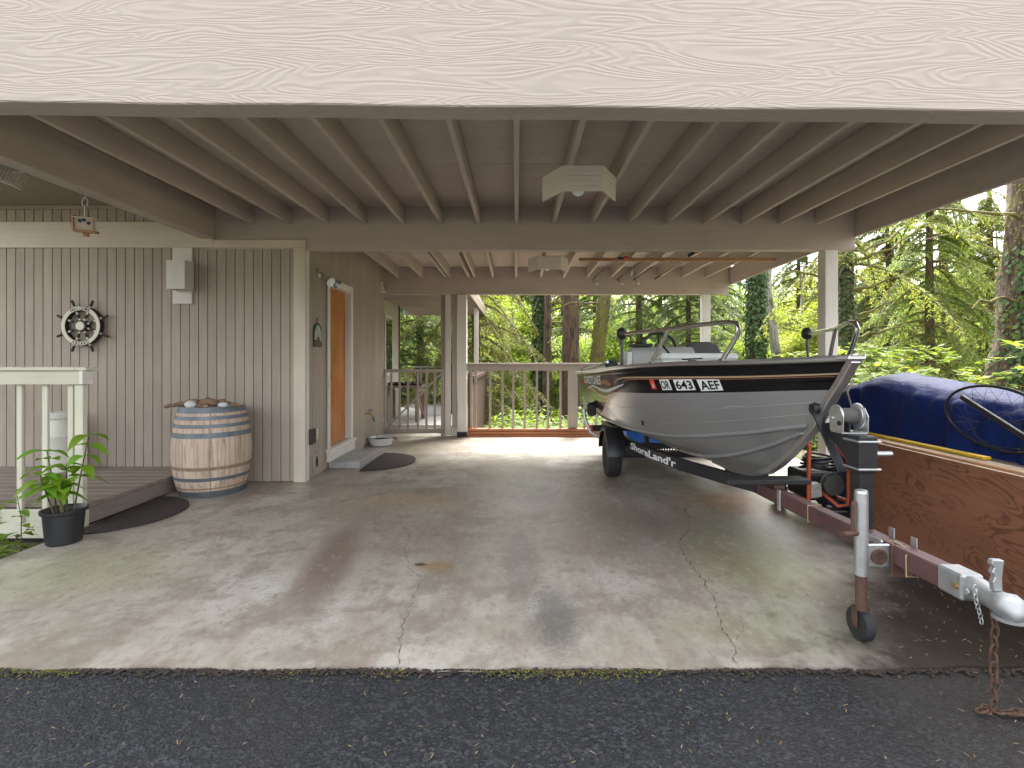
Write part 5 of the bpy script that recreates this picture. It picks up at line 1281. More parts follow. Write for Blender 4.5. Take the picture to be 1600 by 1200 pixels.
mb = MB(); mb.lathe([(.040, -.058), (.042, -.02), (.040, .033)], 26, 0, rotM((CX, 2.745, 1.02), 0, R(90))); mb.build('strap_roll', plain('grey_webbing', (.09, .085, .075), .9), wn, True)
sg = 34; mb = MB(); poly = []
for k in range(sg*2):
    r = .068 if k % 2 else .060; a_ = math.pi*k/sg; poly.append((r*math.cos(a_), r*math.sin(a_)))
mb.prism(poly, rotM((CX+.044, 2.745, 1.02), 0, R(90)), .008); mb.build('gear', GALV, wn)
for (y, z) in ((2.70, .985), (2.765, 1.005)):
    mb = MB(); mb.lathe([(.012, 0), (.012, .008)], 8, 0, rotM((CX-.0755, y, z), 0, R(-90))); mb.build('bolt', DARK if y < 2.72 else GALV, wn)
mb = MB(); mb.tube([(CX-.02, 2.80, 1.0), (CX-.01, 2.93, .99), (CX, 3.03, .965)], .012, 6, flat=.2); mb.build('winch_strap', bpy.data.materials['grey_webbing'], tr)
# jack
JX, JY = 1.606, 2.385
mb = MB(); mb.tube([(JX, JY, .318), (JX, JY, .70)], .0285, 18); mb.lathe([(.0285, .70), (.026, .712), (.012, .716), (.0, .717)], 18, 0, rotM((JX, JY, 0))); jk = mb.build('jack', GALV, tr, True, auto=.5)
mb = MB(); mb.tube([(JX, JY, .155), (JX, JY, .3178)], .0245, 16); mb.build('inner_tube', RUST, jk, True)
mb = MB(); mb.tube([(JX-.03, JY, .66), (JX-.045, JY-.01, .65), (JX-.047, JY-.01, .53)], .009, 8); mb.tube([(JX-.047, JY-.01, .53), (JX-.045, JY-.01, .515)], .009, 8); mb.tube([(JX-.028, JY-.01, .515), (JX-.105, JY-.03, .518)], .012, 10); mb.build('crank', RUST, jk, True)
mb = MB(); mb.box((JX+.027, JY-.005, .355), (CX-.0405, JY+.012, .46)); mb.build('mount', GALV, jk, bev=.004)
mb = MB(); mb.lathe([(.036, 0), (.036, .008), (.024, .008), (.022, .002)], 22, 0, rotM(((JX+CX)/2-.01, JY-.0055, .405), R(90))); mb.build('mount_ring', RUST, jk, True)
Mw = rotM((JX+.018, JY+.03, .078), 0, 0, R(2))
fk = MB()
fk.box((-.032, -.02, .072), (.032, .02, .08), 0, Mw); fk.bar(Mw @ Vector((-.030, 0, .08)), Mw @ Vector((-.030, 0, -.012)), .034, .006, up=Mw.to_3x3() @ Vector((1, 0, 0))); fk.bar(Mw @ Vector((.030, 0, .08)), Mw @ Vector((.030, 0, -.012)), .034, .006, up=Mw.to_3x3() @ Vector((1, 0, 0)))
fk.tube([Mw @ Vector((-.036, 0, 0)), Mw @ Vector((.036, 0, 0))], .008, 8); fk.build('fork', RUST, jk)
mb = MB(); mb.lathe([(.055, -.02), (.072, -.022), (.077, -.016), (.0775, .016), (.072, .022), (.055, .02)], 36, 0, Mw @ rotM((0, 0, 0), 0, R(90))); jw = mb.build('caster_wheel', RUBBER, jk, True)
mb = MB(); mb.lathe([(.056, -.012), (.02, -.006), (.02, .006), (.056, .012)], 24, 0, Mw @ rotM((0, 0, 0), 0, R(90))); mb.build('caster_hub', RUST, jw, True)
# swivel bracket, plates, cords on the tongue
mb = MB(); mb.box((CX-.056, 2.42, TZ-.075), (CX-.041, 2.54, TZ+.06)); mb.build('swivel_plate', GALV, tr, bev=.006)
mb = MB(); mb.lathe([(.038, 0), (.038, .012), (.026, .012), (.026, .004)], 22, 0, rotM((CX-.0565, 2.48, TZ-.005), 0, R(-90))); mb.build('swivel_ring', RUST, tr, True)
mb = MB(); mb.box((CX-.05, 2.36, TZ-.09), (CX+.05, 2.372, TZ+.06)); mb.build('clamp_plate', RUST, tr, bev=.004)
for y in (2.47, 2.33): mb = MB(); mb.box((CX+.042, y, TZ+.0), (CX+.048, y+.04, TZ+.10)); mb.build('tab', GALV, tr, bev=.003)
for y in (3.05, 2.28):
    mb = MB(); mb.tube([(CX-.044, y, TZ-.052), (CX-.045, y, TZ+.044), (CX+.044, y+.02, TZ+.045), (CX+.044, y, TZ-.054)], .0035, 6, closed=True); mb.build('cord_tie', ROPE, tr, True)
mb = MB(); mb.tube([(CX-.02, 2.62, TZ+.046), (CX+.0, 2.5, TZ+.046), (CX-.01, 2.38, TZ+.064), (CX+.02, 2.29, TZ+.045)], .0035, 6); mb.build('wiring_cord', ROPE, tr, True)
# coupler
cz = TZ+.028
cy_ = lambda y: 1.80+(y-1.765)*.66
cp_ = MB(); cp_.box((CX-.046, cy_(2.06), cz-.056), (CX+.046, cy_(2.24), cz+.046)); cp_ = cp_.build('coupler', CASTM, tr, bev=.008)
mb = MB(); vv = []; st2 = [(2.062, .046, -.05, .046), (2.00, .044, -.045, .042), (1.95, .038, -.04, .028), (1.90, .05, -.042, .03), (1.85, .06, -.045, .038), (1.80, .052, -.046, .03), (1.765, .024, -.046, -.012)]
for (y, w_, za, zb) in st2:
    for k in range(12):
        a_ = 2*math.pi*k/12; vv.append((CX+.85*w_*math.copysign(abs(math.cos(a_))**.6, math.cos(a_)), cy_(y), cz+(za+zb)/2+(zb-za)/2*math.copysign(abs(math.sin(a_))**.6, math.sin(a_))))
mb.add(vv, [(12*i+k, 12*i+(k+1) % 12, 12*i+12+(k+1) % 12, 12*i+12+k) for i in range(6) for k in range(12)]+[tuple(range(12)), tuple(72+k for k in range(12))]); mb.build('socket', CASTM, cp_, True, auto=.9)
mb = MB(); mb.lathe([(.058, -.006), (.066, -.004), (.066, .004), (.058, .006)], 28, 0, rotM((CX, cy_(1.835), cz-.046)) @ Matrix.Diagonal((.8, .75, 1, 1))); mb.build('socket_flange', CASTM, cp_, True)
mb = MB(); mb.prism([(-.016, 0), (.016, 0), (.014, .05), (.022, .115), (-.022, .118), (-.026, .10), (-.014, .09), (-.024, .07), (-.012, .055), (-.020, .035)], Matrix(((1, 0, 0, CX+.0), (0, 0, 1, cy_(1.90)), (0, 1, 0, cz+.03), (0, 0, 0, 1))), .022); mb.build('latch_lever', CASTM, cp_, bev=.003)
for y in (2.10, 2.02): mb = MB(); mb.lathe([(.012, 0), (.012, .008)], 8, 0, rotM((CX-.0465, cy_(y), cz-.005), 0, R(-90))); mb.build('bolt', BRONZE if y > 2.05 else GALV, cp_)
# safety chain
def link_mesh(L, w_, r): 
    mb = MB(); P = [(w_*math.sin(a_)*.5, 0, (L-w_)/2*(1 if math.cos(a_) > 0 else -1)+w_*.5*math.cos(a_)) for a_ in np.linspace(0, 2*math.pi, 17)[:-1]]
    mb.tube(P, r, 6, closed=True); return mb
ch = MB(); o = link_mesh(.046, .026, .0042).build('chain_link', RUST, None, True); lm1 = o.data; bpy.data.objects.remove(o)
o = link_mesh(.022, .013, .0018).build('chain_link', GALV, None, True); lm2 = o.data; bpy.data.objects.remove(o)
cx, cy, z, k = CX+.015, 1.925, cz-.07, 0
while z > 0.012:
    addobj('chain_link', lm1, tr, (cx+.003*math.sin(k), cy, z), (R(random.uniform(-8, 8)), R(random.uniform(-8, 8)), R(90*(k % 2)+random.uniform(-15, 15)))); z -= .034; k += 1
for i, (dx, dy, rz_) in enumerate(((.01, .0, 20), (.04, -.012, 70), (.072, -.006, 110), (.10, -.02, 60), (-.02, .01, 140), (-.045, .0, 100))):
    addobj('chain_link', lm1, tr, (cx+dx, cy+dy, -.001+.004*(i % 2)), (R(80), R(10*(i % 2)), R(rz_)))
mb = MB(); mb.tube([(cx+.03, cy-.02, .001), (cx+.08, cy-.028, .003), (cx+.12, cy-.02, .001), (cx+.125, cy, -.001), (cx+.10, cy+.01, -.002)], .006, 8); mb.build('chain_hook', RUST, tr, True)
z = cz+.03; k = 0
while z > cz-.09:
    addobj('chain_link', lm2, tr, (CX-.055-.004*math.sin(k*.7), 1.925-.003*k, z), (0, 0, R(90*(k % 2)))); z -= .0165; k += 1

# ------------------------------------------------------------------ things behind the trailer, under the boat
o = box('storage_bin', (1.62, 7.55, .001), (2.15, 7.95, .34), BLUEPL, None, .02); tag(o, 'blue plastic storage bin on the floor behind the trailer', 'bin')
t = thing('tool_rail', 'black perforated steel rail lying on its edge under the boat', 'rail', (2.0, 6.9, 0))
mb = MB(); x0, x1 = 1.2, 2.7
mb.box((x0, 6.90, .001), (x1, 6.905, .05)); mb.box((x0, 6.90, .15), (x1, 6.905, .20)); mb.box((x0, 6.905, .001), (x1, 6.93, .006))
n = 42
for row in (0, 1):
    zc = .05+row*.05
    for i in range(n):
        xa = x0+(x1-x0)*i/n; mb.box((xa, 6.90, zc), (xa+.022, 6.905, zc+.05)) 
    mb.box((x0, 6.9002, zc+.018), (x1, 6.9048, zc+.05))
mb.build('perforated_web', BLACKM, t)
# pressure washer
WXp, WYp = 2.58, 4.45
t = thing('pressure_washer', 'pressure washer with an orange tubular frame parked behind the bow', 'washer', (WXp, WYp, 0))
def otube(P, r=.017): 
    mb = MB(); mb.tube([(WXp+p[0], WYp+p[1], p[2]) for p in P], r, 10); return mb.build('frame_tube', ORANGE, t, True)
otube([(-.16, -.22, .02), (-.165, -.22, .2), (-.16, -.21, .46), (-.12, -.15, .56), (-.05, .05, .84), (.0, .07, .9)])
otube([(.16, -.22, .50), (.165, -.22, .2), (.15, -.23, .12), (.08, -.22, .11), (-.04, -.10, .24), (-.10, 0, .27)])
otube([(.16, -.22, .50), (.12, -.12, .58), (.05, .06, .84), (.0, .07, .9)])
otube([(-.165, -.2, .15), (-.16, .25, .12)]); otube([(.165, -.2, .15), (.16, .25, .12)])
mb = MB(); mb.box((WXp-.13, WYp-.14, .13), (WXp+.13, WYp+.2, .36)); mb.build('engine', plain('dark_engine', (.03, .03, .032), .5, .3, .4, 20), t, bev=.02)
mb = MB(); mb.lathe([(.085, 0), (.09, .02), (.07, .025), (.075, .045), (.09, .05), (.085, .07), (.03, .075)], 26, 0, rotM((WXp+.05, WYp-.145, .28), R(90))); mb.build('pulley', plain('dull_grey_metal', (.16, .155, .14), .5, .6), t, True)
mb = MB(); mb.box((WXp-.145, WYp-.215, .17), (WXp-.06, WYp-.145, .30)); mb.build('pump', ALU, t, bev=.015)
mb = MB(); mb.prism([(0, 0), (.11, .02), (.10, .13), (-.01, .11)], rotM((WXp-.165, WYp-.2165, .17), R(90)), .003); mb.build('label_plate', plain('label_paper', (.42, .42, .38), .6, 0, .4, 60), t)
mb = MB()
for k in range(5): mb.tube([(WXp+.0+.14*math.cos(a_)+.01*k, WYp-.06+.11*math.sin(a_), .40+.022*k+.012*math.sin(2*a_+k)) for a_ in np.linspace(0, 2*math.pi, 29)[:-1]], .010, 7, closed=True)
o = mb.build('hose', BLACKP, t, True); o['kind'] = 'stuff'
for s in (-1, 1):
    mb = MB(); mb.lathe([(.06, -.025), (.11, -.03), (.125, -.02), (.125, .02), (.11, .03), (.06, .025), (.0, .02)], 28, 0, rotM((WXp+s*.20, WYp+.2, .125), 0, R(90))); mb.build('wheel', RUBBER, t, True)
mb = MB(); mb.tube([(WXp-.2, WYp-.2, .06), (WXp+.16, WYp-.2, .06)], .007, 8); mb.build('crossbar', GALV, t, True)
mb = MB(); mb.lathe([(.05, 0), (.055, .08), (.03, .11), (.0, .112)], 18, 0, rotM((WXp-.02, WYp+.04, .85))); mb.build('handle_grip', ORANGE, t, True)
lump('blue_sack', (2.93, 4.55, .10), .17, (1.2, .8, .6), plain('blue_sack_cloth', (.02, .06, .16), .7, 0, .3, 9), 'crumpled blue sack on the floor by the plywood sheet', 'sack', 8, .10, 2)
# ------------------------------------------------------------------ plywood, lumber, tarpaulin, net
t = thing('plywood_sheet', 'reddish fir plywood sheet standing on edge beside the trailer', 'plywood', (2.66, 2.6, 0))
mb = MB(); mb.box((2.645, 1.42, .004), (2.661, 3.84, .705)); mb.build('panel', PLY, t, bev=.001)
mb = MB(); mb.box((2.643, 1.42, .7052), (2.664, 3.84, .7085)); mb.build('cut_edge', wood('ply_edge', (.55, .40, .27), 1, grain=.5), t)
LUM = [('OLDW', 2.69, .09, .60, .038), ('PINE', 2.69, .05, .70, .02), ('OLDW', 2.80, .14, .60, .038), ('PINE', 2.80, .10, .638, .038), ('OLDW', 2.81, .09, .68, .02), ('OLDW', 2.945, .10, .60, .038), ('PINE', 2.945, .09, .638, .038), ('OLDW', 2.95, .08, .676, .02)]
lbl = ['grey weathered board next to the plywood sheet, low in the lumber stack', 'thin pale batten lying next to the plywood sheet edge', 'wide weathered board in the middle of the lumber stack', 'pale pine board lying on the wide weathered board', 'thin grey board on top of the middle of the lumber stack', 'weathered board by the blue tarpaulin, lowest there', 'pale pine board by the blue tarpaulin', 'thin grey board topmost by the blue tarpaulin']
for i, (mn, x, w_, z, h) in enumerate(LUM):
    m = OLDW if mn == 'OLDW' else PINE
    o = box('lumber_board', (x, 1.3+.07*(i % 3), z), (x+w_, 4.25-.11*((i*3) % 5), z+h), m[1], None, .003); tag(o, lbl[i], 'board', 'boards stacked behind the plywood')
o = box('yellow_strip', (2.87, 3.15, .701), (2.925, 4.25, .722), YELLOW, None, .004); tag(o, 'long yellow strip lying on the lumber stack', 'strip')
mb = MB(); mb.tube([(2.76, 1.4, .664), (2.757, 2.8, .664), (2.75, 4.0, .66)], .014, 10); tag(mb.build('metal_pipe', GALV, None, True), 'thin grey pipe lying along the lumber stack', 'pipe')
for y in (1.6, 3.6):
    o = box('trestle_block', (2.68, y, .001), (3.05, y+.25, .598), DARKW[0], None, .004); tag(o, 'dark wooden block carrying the lumber stack'+(' near the pressure washer' if y > 2 else ' at the driveway end'), 'block')
for (x, w_, h, lean, lb) in ((3.14, .10, 1.10, .03, 'tall rough timber offcut leaning beside the tarpaulin'), (3.26, .11, 1.08, -.02, 'second rough timber offcut against the tarpaulin')):
    o = box('timber_offcut', (x, 5.02, .002), (x+w_, 5.10, h), OLDW[2], None, .006, (0, lean, 0)); tag(o, lb, 'timber')
def tarp_h(y):
    return float(np.interp(y, [1.2, 2.6, 3.2, 3.6, 4.0, 4.35, 4.6, 4.85, 4.97], [1.05, 1.09, 1.10, 1.12, 1.165, 1.205, 1.17, 1.07, .98]))
mb = MB(); ny, nv = 110, 44; vv = []
prof = [(0., 2.985, .02), (.30, 3.0, .60), (.42, 3.05, .90), (.5, 3.16, .97), (.62, 3.34, 1.0), (.74, 3.52, .965), (.85, 3.63, .75), (1., 3.70, .01)]
pu = [p[0] for p in prof]; pxx = [p[1] for p in prof]; pzz = [p[2] for p in prof]
from mathutils import noise as mn_
for i in range(ny):
    y = 1.2+(4.97-1.2)*i/(ny-1); h = tarp_h(y); end = max(0, (y-4.75)/.22)
    for k in range(nv):
        u = k/(nv-1); x = np.interp(u, pu, pxx); z = np.interp(u, pu, pzz)*h
        x = x+(3.35-x)*.25*end*end
        f = mn_.noise(Vector((x*1.2, y*3.2, z*1.1)))*.045+mn_.noise(Vector((x*4, y*9, z*2.5+3)))*.022+abs(mn_.noise(Vector((x*2+7, y*5.5, z*1.0))))*.05
        g_ = math.sin(math.pi*u)
        vv.append((x-f*1.1*g_*(1 if u < .45 else -.3), y+f*.4, max(.005, z+f*.55*g_)))
mb.add(vv, [(i*nv+k, i*nv+k+1, (i+1)*nv+k+1, (i+1)*nv+k) for i in range(ny-1) for k in range(nv-1)])
mb.add(vv[-nv:], [tuple(range(nv))])
tag(mb.build('tarpaulin', TARP, None, True, auto=1.3), 'dark blue tarpaulin draped over a long pile at the edge of the carport', 'tarpaulin')
mb = MB(); mb.tube([(3.09, 4.70, 1.12), (2.985, 4.62, 1.03), (2.93, 4.45, .85), (2.90, 4.3, .74)], .008, 7); tag(mb.build('tie_rope', plain('grey_rope', (.25, .22, .2), .9), None, True), 'grey tie rope running down the end of the tarpaulin', 'rope')
t = thing('landing_net', 'black fishing landing net with a long handle lying against the tarpaulin', 'net', (2.93, 3.2, .9))
NM = Matrix.Translation((2.955, 3.13, .93)) @ Euler((R(70), 0, R(75))).to_matrix().to_4x4()
P = []
for a_ in np.linspace(0, 2*math.pi, 41)[:-1]: P.append((2.93-.05*math.sin(a_), 3.13-.36*math.cos(a_), .96+.20*math.sin(a_)))
mb = MB(); mb.tube(P, .009, 8, closed=True); mb.build('hoop', BLACKM, t, True)
mb = MB(); mb.tube([(2.90, 3.33, 1.075), (2.86, 2.85, .87)], .017, 10); mb.tube([(2.86, 2.85, .87), (2.84, 2.45, .72)], .013, 10); mb.build('handle', BLACKP, t, True)
mb = MB(); Pn = [Vector(p) for p in P]; cN = Vector((2.965, 3.13, .78))
for k in range(0, 40, 4):
    a, b_ = Pn[k], Pn[(k+14) % 40]; mb.tube([a, a.lerp(b_, .5)+Vector((.02, 0, -.10)), b_], .0011, 4, cap=False)
    b_ = Pn[(k+26) % 40]; mb.tube([a, a.lerp(b_, .5)+Vector((.02, 0, -.12)), b_], .0011, 4, cap=False)
o = mb.build('mesh', BLACKP, t); o['kind'] = 'stuff'
# ------------------------------------------------------------------ the wood
def unit(v): return v/np.maximum(1e-9, np.linalg.norm(v, axis=-1, keepdims=True))
def leafq(p, d, n, L, W):
    """diamond shaped leaves: base p, direction d, face normal n"""
    d = unit(d); s = unit(np.cross(d, n)); L = np.asarray(L)[:, None]; W = np.asarray(W)[:, None]
    m = p+d*L*.45
    return np.stack([p, m+s*W*.5, p+d*L, m-s*W*.5], axis=1)
def sprays(nb, z0, z1, Lmax, nt_, nl, droop, r, leaf=.075, up=.10, top=14.):
    """conifer foliage: branches, side twigs, flat needle sprays; returns quads and branch centre lines"""
    Q = []; lines = []
    for b_ in range(nb):
        z = z0+(z1-z0)*(b_+r.random())/nb; az = b_*2.399+r.normal(0, .35)
        L = Lmax*(1-.85*(z/top)**1.3)*r.uniform(.65, 1.1); dr = droop*r.uniform(.6, 1.4); u_ = up+r.normal(0, .06)
        dirh = np.array([math.cos(az), math.sin(az), 0]); side = np.array([-math.sin(az), math.cos(az), 0])
        bend = r.normal(0, .12)
        f = lambda s: dirh*(L*s)[:, None]+side*(bend*L*s*s)[:, None]+np.array([0, 0, 1])*(z+L*(u_*s-dr*s*s))[:, None]
        lines.append(f(np.linspace(0, .93, 6)))
        ss = np.linspace(.16, .99, nt_)+r.normal(0, .012, nt_); ss = np.clip(ss, .1, 1)
        base = f(ss); tang = unit(f(ss+.01)-base)
        for sg in (-1, 1):
            tl = (.30*L*(1.02-ss)**.75+.10)*r.uniform(.6, 1.15, nt_)
            td = unit(tang*.62+side*sg*.78+np.array([0, 0, -.12])+r.normal(0, .10, (nt_, 3)))
            w_ = (np.arange(nl)+r.random((nt_, nl)))/nl
            P = base[:, None, :]+td[:, None, :]*(tl[:, None]*w_)[..., None]
            P[..., 2] -= .42*dr*tl[:, None]*w_*w_*1.6
            P = P.reshape(-1, 3); T = np.repeat(td, nl, axis=0); n_ = len(P)
            for s2 in (-1, 1):
                d = T*.75+np.cross(T, [0, 0, 1])*s2*.65+r.normal(0, .22, (n_, 3)); d[:, 2] -= .22
                Q.append(leafq(P, d, np.array([0, 0, 1.])+r.normal(0, .35, (n_, 3)), leaf*r.uniform(.7, 1.4, n_), leaf*.30*r.uniform(.7, 1.3, n_)))
    return np.concatenate(Q), lines
def clumps(n_cl, per, center, rad, leaf, r, cl=.5, flat=.6, ratio=.62):
    """broad leaves in uneven clumps spread through an ellipsoid"""
    c = unit(r.normal(0, 1, (n_cl, 3)))*(r.random((n_cl, 1))**.45)*np.array(rad)+np.array(center)
    Q = []
    for k in range(n_cl):
        m = int(per*r.uniform(.5, 1.4)); R_ = cl*r.uniform(.6, 1.4)
        p = unit(r.normal(0, 1, (m, 3)))*(r.random((m, 1))**.4)*np.array([R_, R_, R_*flat])+c[k]
        d = r.normal(0, 1, (m, 3)); d[:, 2] = d[:, 2]*.35-.25
        Q.append(leafq(p, d, np.array([0, 0, 1.])+r.normal(0, .45, (m, 3)), leaf*r.uniform(.6, 1.35, m), leaf*ratio*r.uniform(.7, 1.3, m)))
    return np.concatenate(Q)
def trunk(path, rad, m, name, parent, rough=.12, seg=22, rings=46, flute=9):
    path = [Vector(p) for p in path]; n = len(path)-1; vv = []
    for i in range(rings+1):
        u = i/rings*n; k = min(int(u), n-1); f = u-k; c0 = path[k].lerp(path[k+1], f); r0 = rad[k]*(1-f)+rad[k+1]*f
        for j in range(seg):
            a_ = 2*math.pi*j/seg; q = Vector((math.cos(a_)*3.2, math.sin(a_)*3.2, c0.z*.9))
            rr_ = r0*(1+rough*mn_.noise(q*1.3)+rough*.9*mn_.noise(Vector((math.cos(a_)*flute, math.sin(a_)*flute, c0.z*1.6))))
            vv.append((c0.x+rr_*math.cos(a_), c0.y+rr_*math.sin(a_), c0.z))
    mb = MB(); mb.add(vv, [(i*seg+j, i*seg+(j+1) % seg, (i+1)*seg+(j+1) % seg, (i+1)*seg+j) for i in range(rings) for j in range(seg)]+[tuple(range(seg))[::-1], tuple(rings*seg+j for j in range(seg))])
    return mb.build(name, m, parent, True, auto=3)
def ivy_quads(path, rad, n, r, z0, z1, leaf=.085, spread=.12, arc=None):
    path = np.array(path); zz = path[:, 2]; z = r.uniform(z0, z1, n); x = np.interp(z, zz, path[:, 0]); y = np.interp(z, zz, path[:, 1]); R_ = np.interp(z, zz, rad)
    a_ = r.uniform(0, 2*math.pi, n) if arc is None else r.normal(arc[0], arc[1], n)
    out = np.stack([np.cos(a_), np.sin(a_), np.zeros(n)], 1)
    p = np.stack([x, y, z], 1)+out*(R_*1.02+spread*r.random(n)**1.6)[:, None]
    d = np.stack([-np.sin(a_), np.cos(a_), np.zeros(n)], 1)*r.normal(0, .6, (n, 1))+np.array([0, 0, -1.])+out*.35
    return leafq(p, d, out+np.array([0, 0, .45])+r.normal(0, .35, (n, 3)), leaf*r.uniform(.6, 1.3, n), leaf*.85*r.uniform(.7, 1.2, n))
def limbs(lines, r0, name, m, parent, seg=5):
    mb = MB()
    for l in lines:
        n = len(l); mb.tube([tuple(p) for p in l], [r0*(1-.85*i/(n-1))+.004 for i in range(n)], seg, cap=False)
    o = mb.build(name, m, parent, True); o['kind'] = 'stuff'; return o
def crown(Q, m, parent, name='crown', mi=None): return addobj(name, quadmesh(name, Q, m, mi), parent)
rg = np.random.default_rng(5)
# kinds of tree that stand in the wood, built once at the origin and copied
def conifer(label, group, loc, m, nb, z0, z1, Lmax, droop, tr_r, H, leaf=.085, bk=BARK, nt_=20, nl=11):
    t = thing('conifer', label, 'tree', (0, 0, 0), group)
    trunk([(0, 0, -.4), (.03, .02, H*.3), (-.04, .05, H*.65), (0, 0, H)], [tr_r*1.25, tr_r, tr_r*.7, .03], bk, 'trunk', t)
    Q, ln = sprays(nb, z0, z1, Lmax, nt_, nl, droop, rg, leaf, top=H)
    crown(Q, m, t); limbs(ln, .035, 'limbs', BARKM, t)
    t.location = loc; return t
def at(px_, Y): x = (px_-807)/800*Y; return (x, Y, hill(x, Y))
GC = 'drooping conifers in the wood behind'
LC1 = 'drooping grey-green hemlock seen above the garden gate'
LC2 = 'yellow-green spruce with hanging sprays behind the dark board screen'
c1 = conifer(LC1, GC, at(655, 16), L_CONB, 72, .5, 8.2, 3.0, .55, .12, 9.6, nt_=22, nl=12)
c2 = conifer(LC2, GC, at(742, 14.2), L_CON, 62, .8, 8.0, 2.8, .75, .12, 9.4, nt_=22, nl=12)
LM1 = ['behind the patio roof', 'seen past the house corner post and patio', 'behind the console of the boat', 'behind the ivy trunk to its left, far back', 'between the thick fir trunk and the mossy leaning trunk', 'behind the boat rail next to the rear post', 'far behind the rear railing', 'far behind the leaning alder', 'right behind the reddish ivy trunk', 'far behind the slender conifer trunk', 'behind the huge fir trunk', 'far behind the rear post']
LM2 = ['behind the barbecue grill', 'beside the slender conifer trunk, in front of it', 'between the slender conifer and the huge fir trunk', 'behind the reddish ivy trunk, farther back', 'far beyond the tarpaulin', 'far behind the patio railing', 'far behind the thick fir trunk', 'past the huge fir trunk', 'far behind the steering wheel of the boat']
def put(src, px_, Y, rz, s=1., label=None): return copy_tree(src, at(px_, Y), rz, s, label)
for (px_, Y, rz, s) in ((600, 21, .7, 1.1), (560, 15, 2.1, 1.0), (1000, 21, 1.3, 1.15), (1095, 24, 4.0, 1.2), (930, 25, 2.6, 1.15), (1075, 19.5, 5.2, .95), (815, 30, 1., 1.2), (1250, 27, .4, 1.2), (1385, 18.5, 3.3, 1.05), (1500, 26, 2.2, 1.25), (1640, 19, 5., 1.2), (1130, 30, 2., 1.2)): put(c1, px_, Y, rz, s, 'drooping grey-green hemlock '+LM1.pop(0))
for (px_, Y, rz, s) in ((700, 22, 2.9, 1.15), (1455, 13.5, 1.1, .95), (1545, 17, 4.4, 1.1), (1310, 21, 2.0, 1.1), (1395, 26, 5.6, 1.2), (620, 27, .2, 1.2), (880, 28, 3.0, 1.2), (1700, 14, .9, 1.1), (1030, 27, 4.5, 1.2)): put(c2, px_, Y, rz, s, 'yellow-green spruce with hanging sprays '+LM2.pop(0))
# bright broadleaf trees farther back
GB = 'bright leafy trees deep in the wood'
LB = 'bright yellow-green leafy tree deep in the wood'
b1 = thing('broadleaf_tree', LB, 'tree', (0, 0, 0), GB); trunk([(0, 0, -.4), (.1, 0, 4), (.0, .1, 9)], [.2, .15, .05], BARKW, 'trunk', b1)
crown(np.concatenate([clumps(34, 330, (0, 0, 4.6), (2.5, 2.5, 3.4), .15, rg, .75, .55), clumps(16, 300, (0, 0, 1.3), (2.2, 2.2, 1.0), .14, rg, .7, .6)]), L_BRT, b1); b1.location = at(800, 27)
b2 = thing('broadleaf_tree', LB, 'tree', (0, 0, 0), GB); trunk([(0, 0, -.4), (-.2, 0, 3), (.1, .1, 8)], [.17, .13, .04], BARKW, 'trunk', b2)
crown(np.concatenate([clumps(30, 300, (0, 0, 3.9), (2.8, 2.8, 2.7), .14, rg, .85, .5), clumps(20, 300, (0, 0, 1.0), (2.6, 2.6, .9), .13, rg, .8, .6)]), L_BRT, b2); b2.location = at(1255, 24)
r2 = random.Random(3)
for i in range(24):
    Y = r2.uniform(28, 44); px_ = 540+i*50+r2.uniform(-18, 18)
    copy_tree(b1 if i % 2 else b2, at(px_, Y), r2.uniform(0, 6), r2.uniform(.95, 1.35))
for (px_, Y) in ((930, 20), (985, 23), (800, 22), (1290, 20), (1500, 20.5), (1370, 21.5), (1100, 20.5), (720, 24), (860, 24), (760, 25), (1140, 22.5), (1225, 31), (1340, 24), (1430, 22), (1560, 23), (680, 30)): copy_tree(b2 if px_ % 40 else b1, at(px_, Y), r2.uniform(0, 6), r2.uniform(.6, .85))
# single trunks one can pick out
def single(label, px_, Y, path, rad, m, cat='tree', ivy=None, dead=None, foli=None, moss=0):
    x, y, z = at(px_, Y); t = thing('forest_tree', label, 'tree', (x, y, z))
    W = [(x+p[0], y+p[1], z+p[2]) for p in path]; trunk(W, rad, m, 'trunk', t, rings=60)
    if ivy: crown(ivy_quads(W, rad, ivy[0], rg, z+ivy[1], z+ivy[2], ivy[3], ivy[4], ivy[5] if len(ivy) > 5 else None), L_IVY, t, 'ivy')
    if moss: crown(ivy_quads(W, rad, moss, rg, z, z+9, .05, .035), MOSS, t, 'moss')
    if dead:
        for (h, az, L, dr) in dead:
            P = []; 
            for i in range(9):
                s = i/8; P.append((x+np.interp(h, [p[2] for p in path], [p[0] for p in path])+math.cos(az)*L*s+.05*L*mn_.noise(Vector((s*4, h, az))), y+math.sin(az)*L*s, z+h+L*(.12*s-dr*s*s)+.09*L*mn_.noise(Vector((s*5+9, h, az)))))
            mb = MB(); mb.tube(P, [.035*(1-.8*i/8)+.006 for i in range(9)], 7); 
            for i in (3, 5, 6):
                q = Vector(P[i]); mb.tube([q, q+Vector((rg.normal(0, .15), rg.normal(0, .15), -.25*rg.random()-.05))*L*.5, q+Vector((rg.normal(0, .2), rg.normal(0, .2), -.5*rg.random()))*L*.8], [.014, .01, .005], 5)
            o = mb.build('branch', BARKM, t, True)
            if len(o.data.polygons): o['kind'] = 'stuff'
    if foli: 
        Q, ln = sprays(foli[0], foli[1], foli[2], foli[3], 18, 10, foli[4], rg, .085, top=15); Q = Q+np.array([x, y, z]); crown(Q, foli[5], t); limbs([l+np.array([x, y, z]) for l in ln], .03, 'limbs', BARKM, t)
    return t
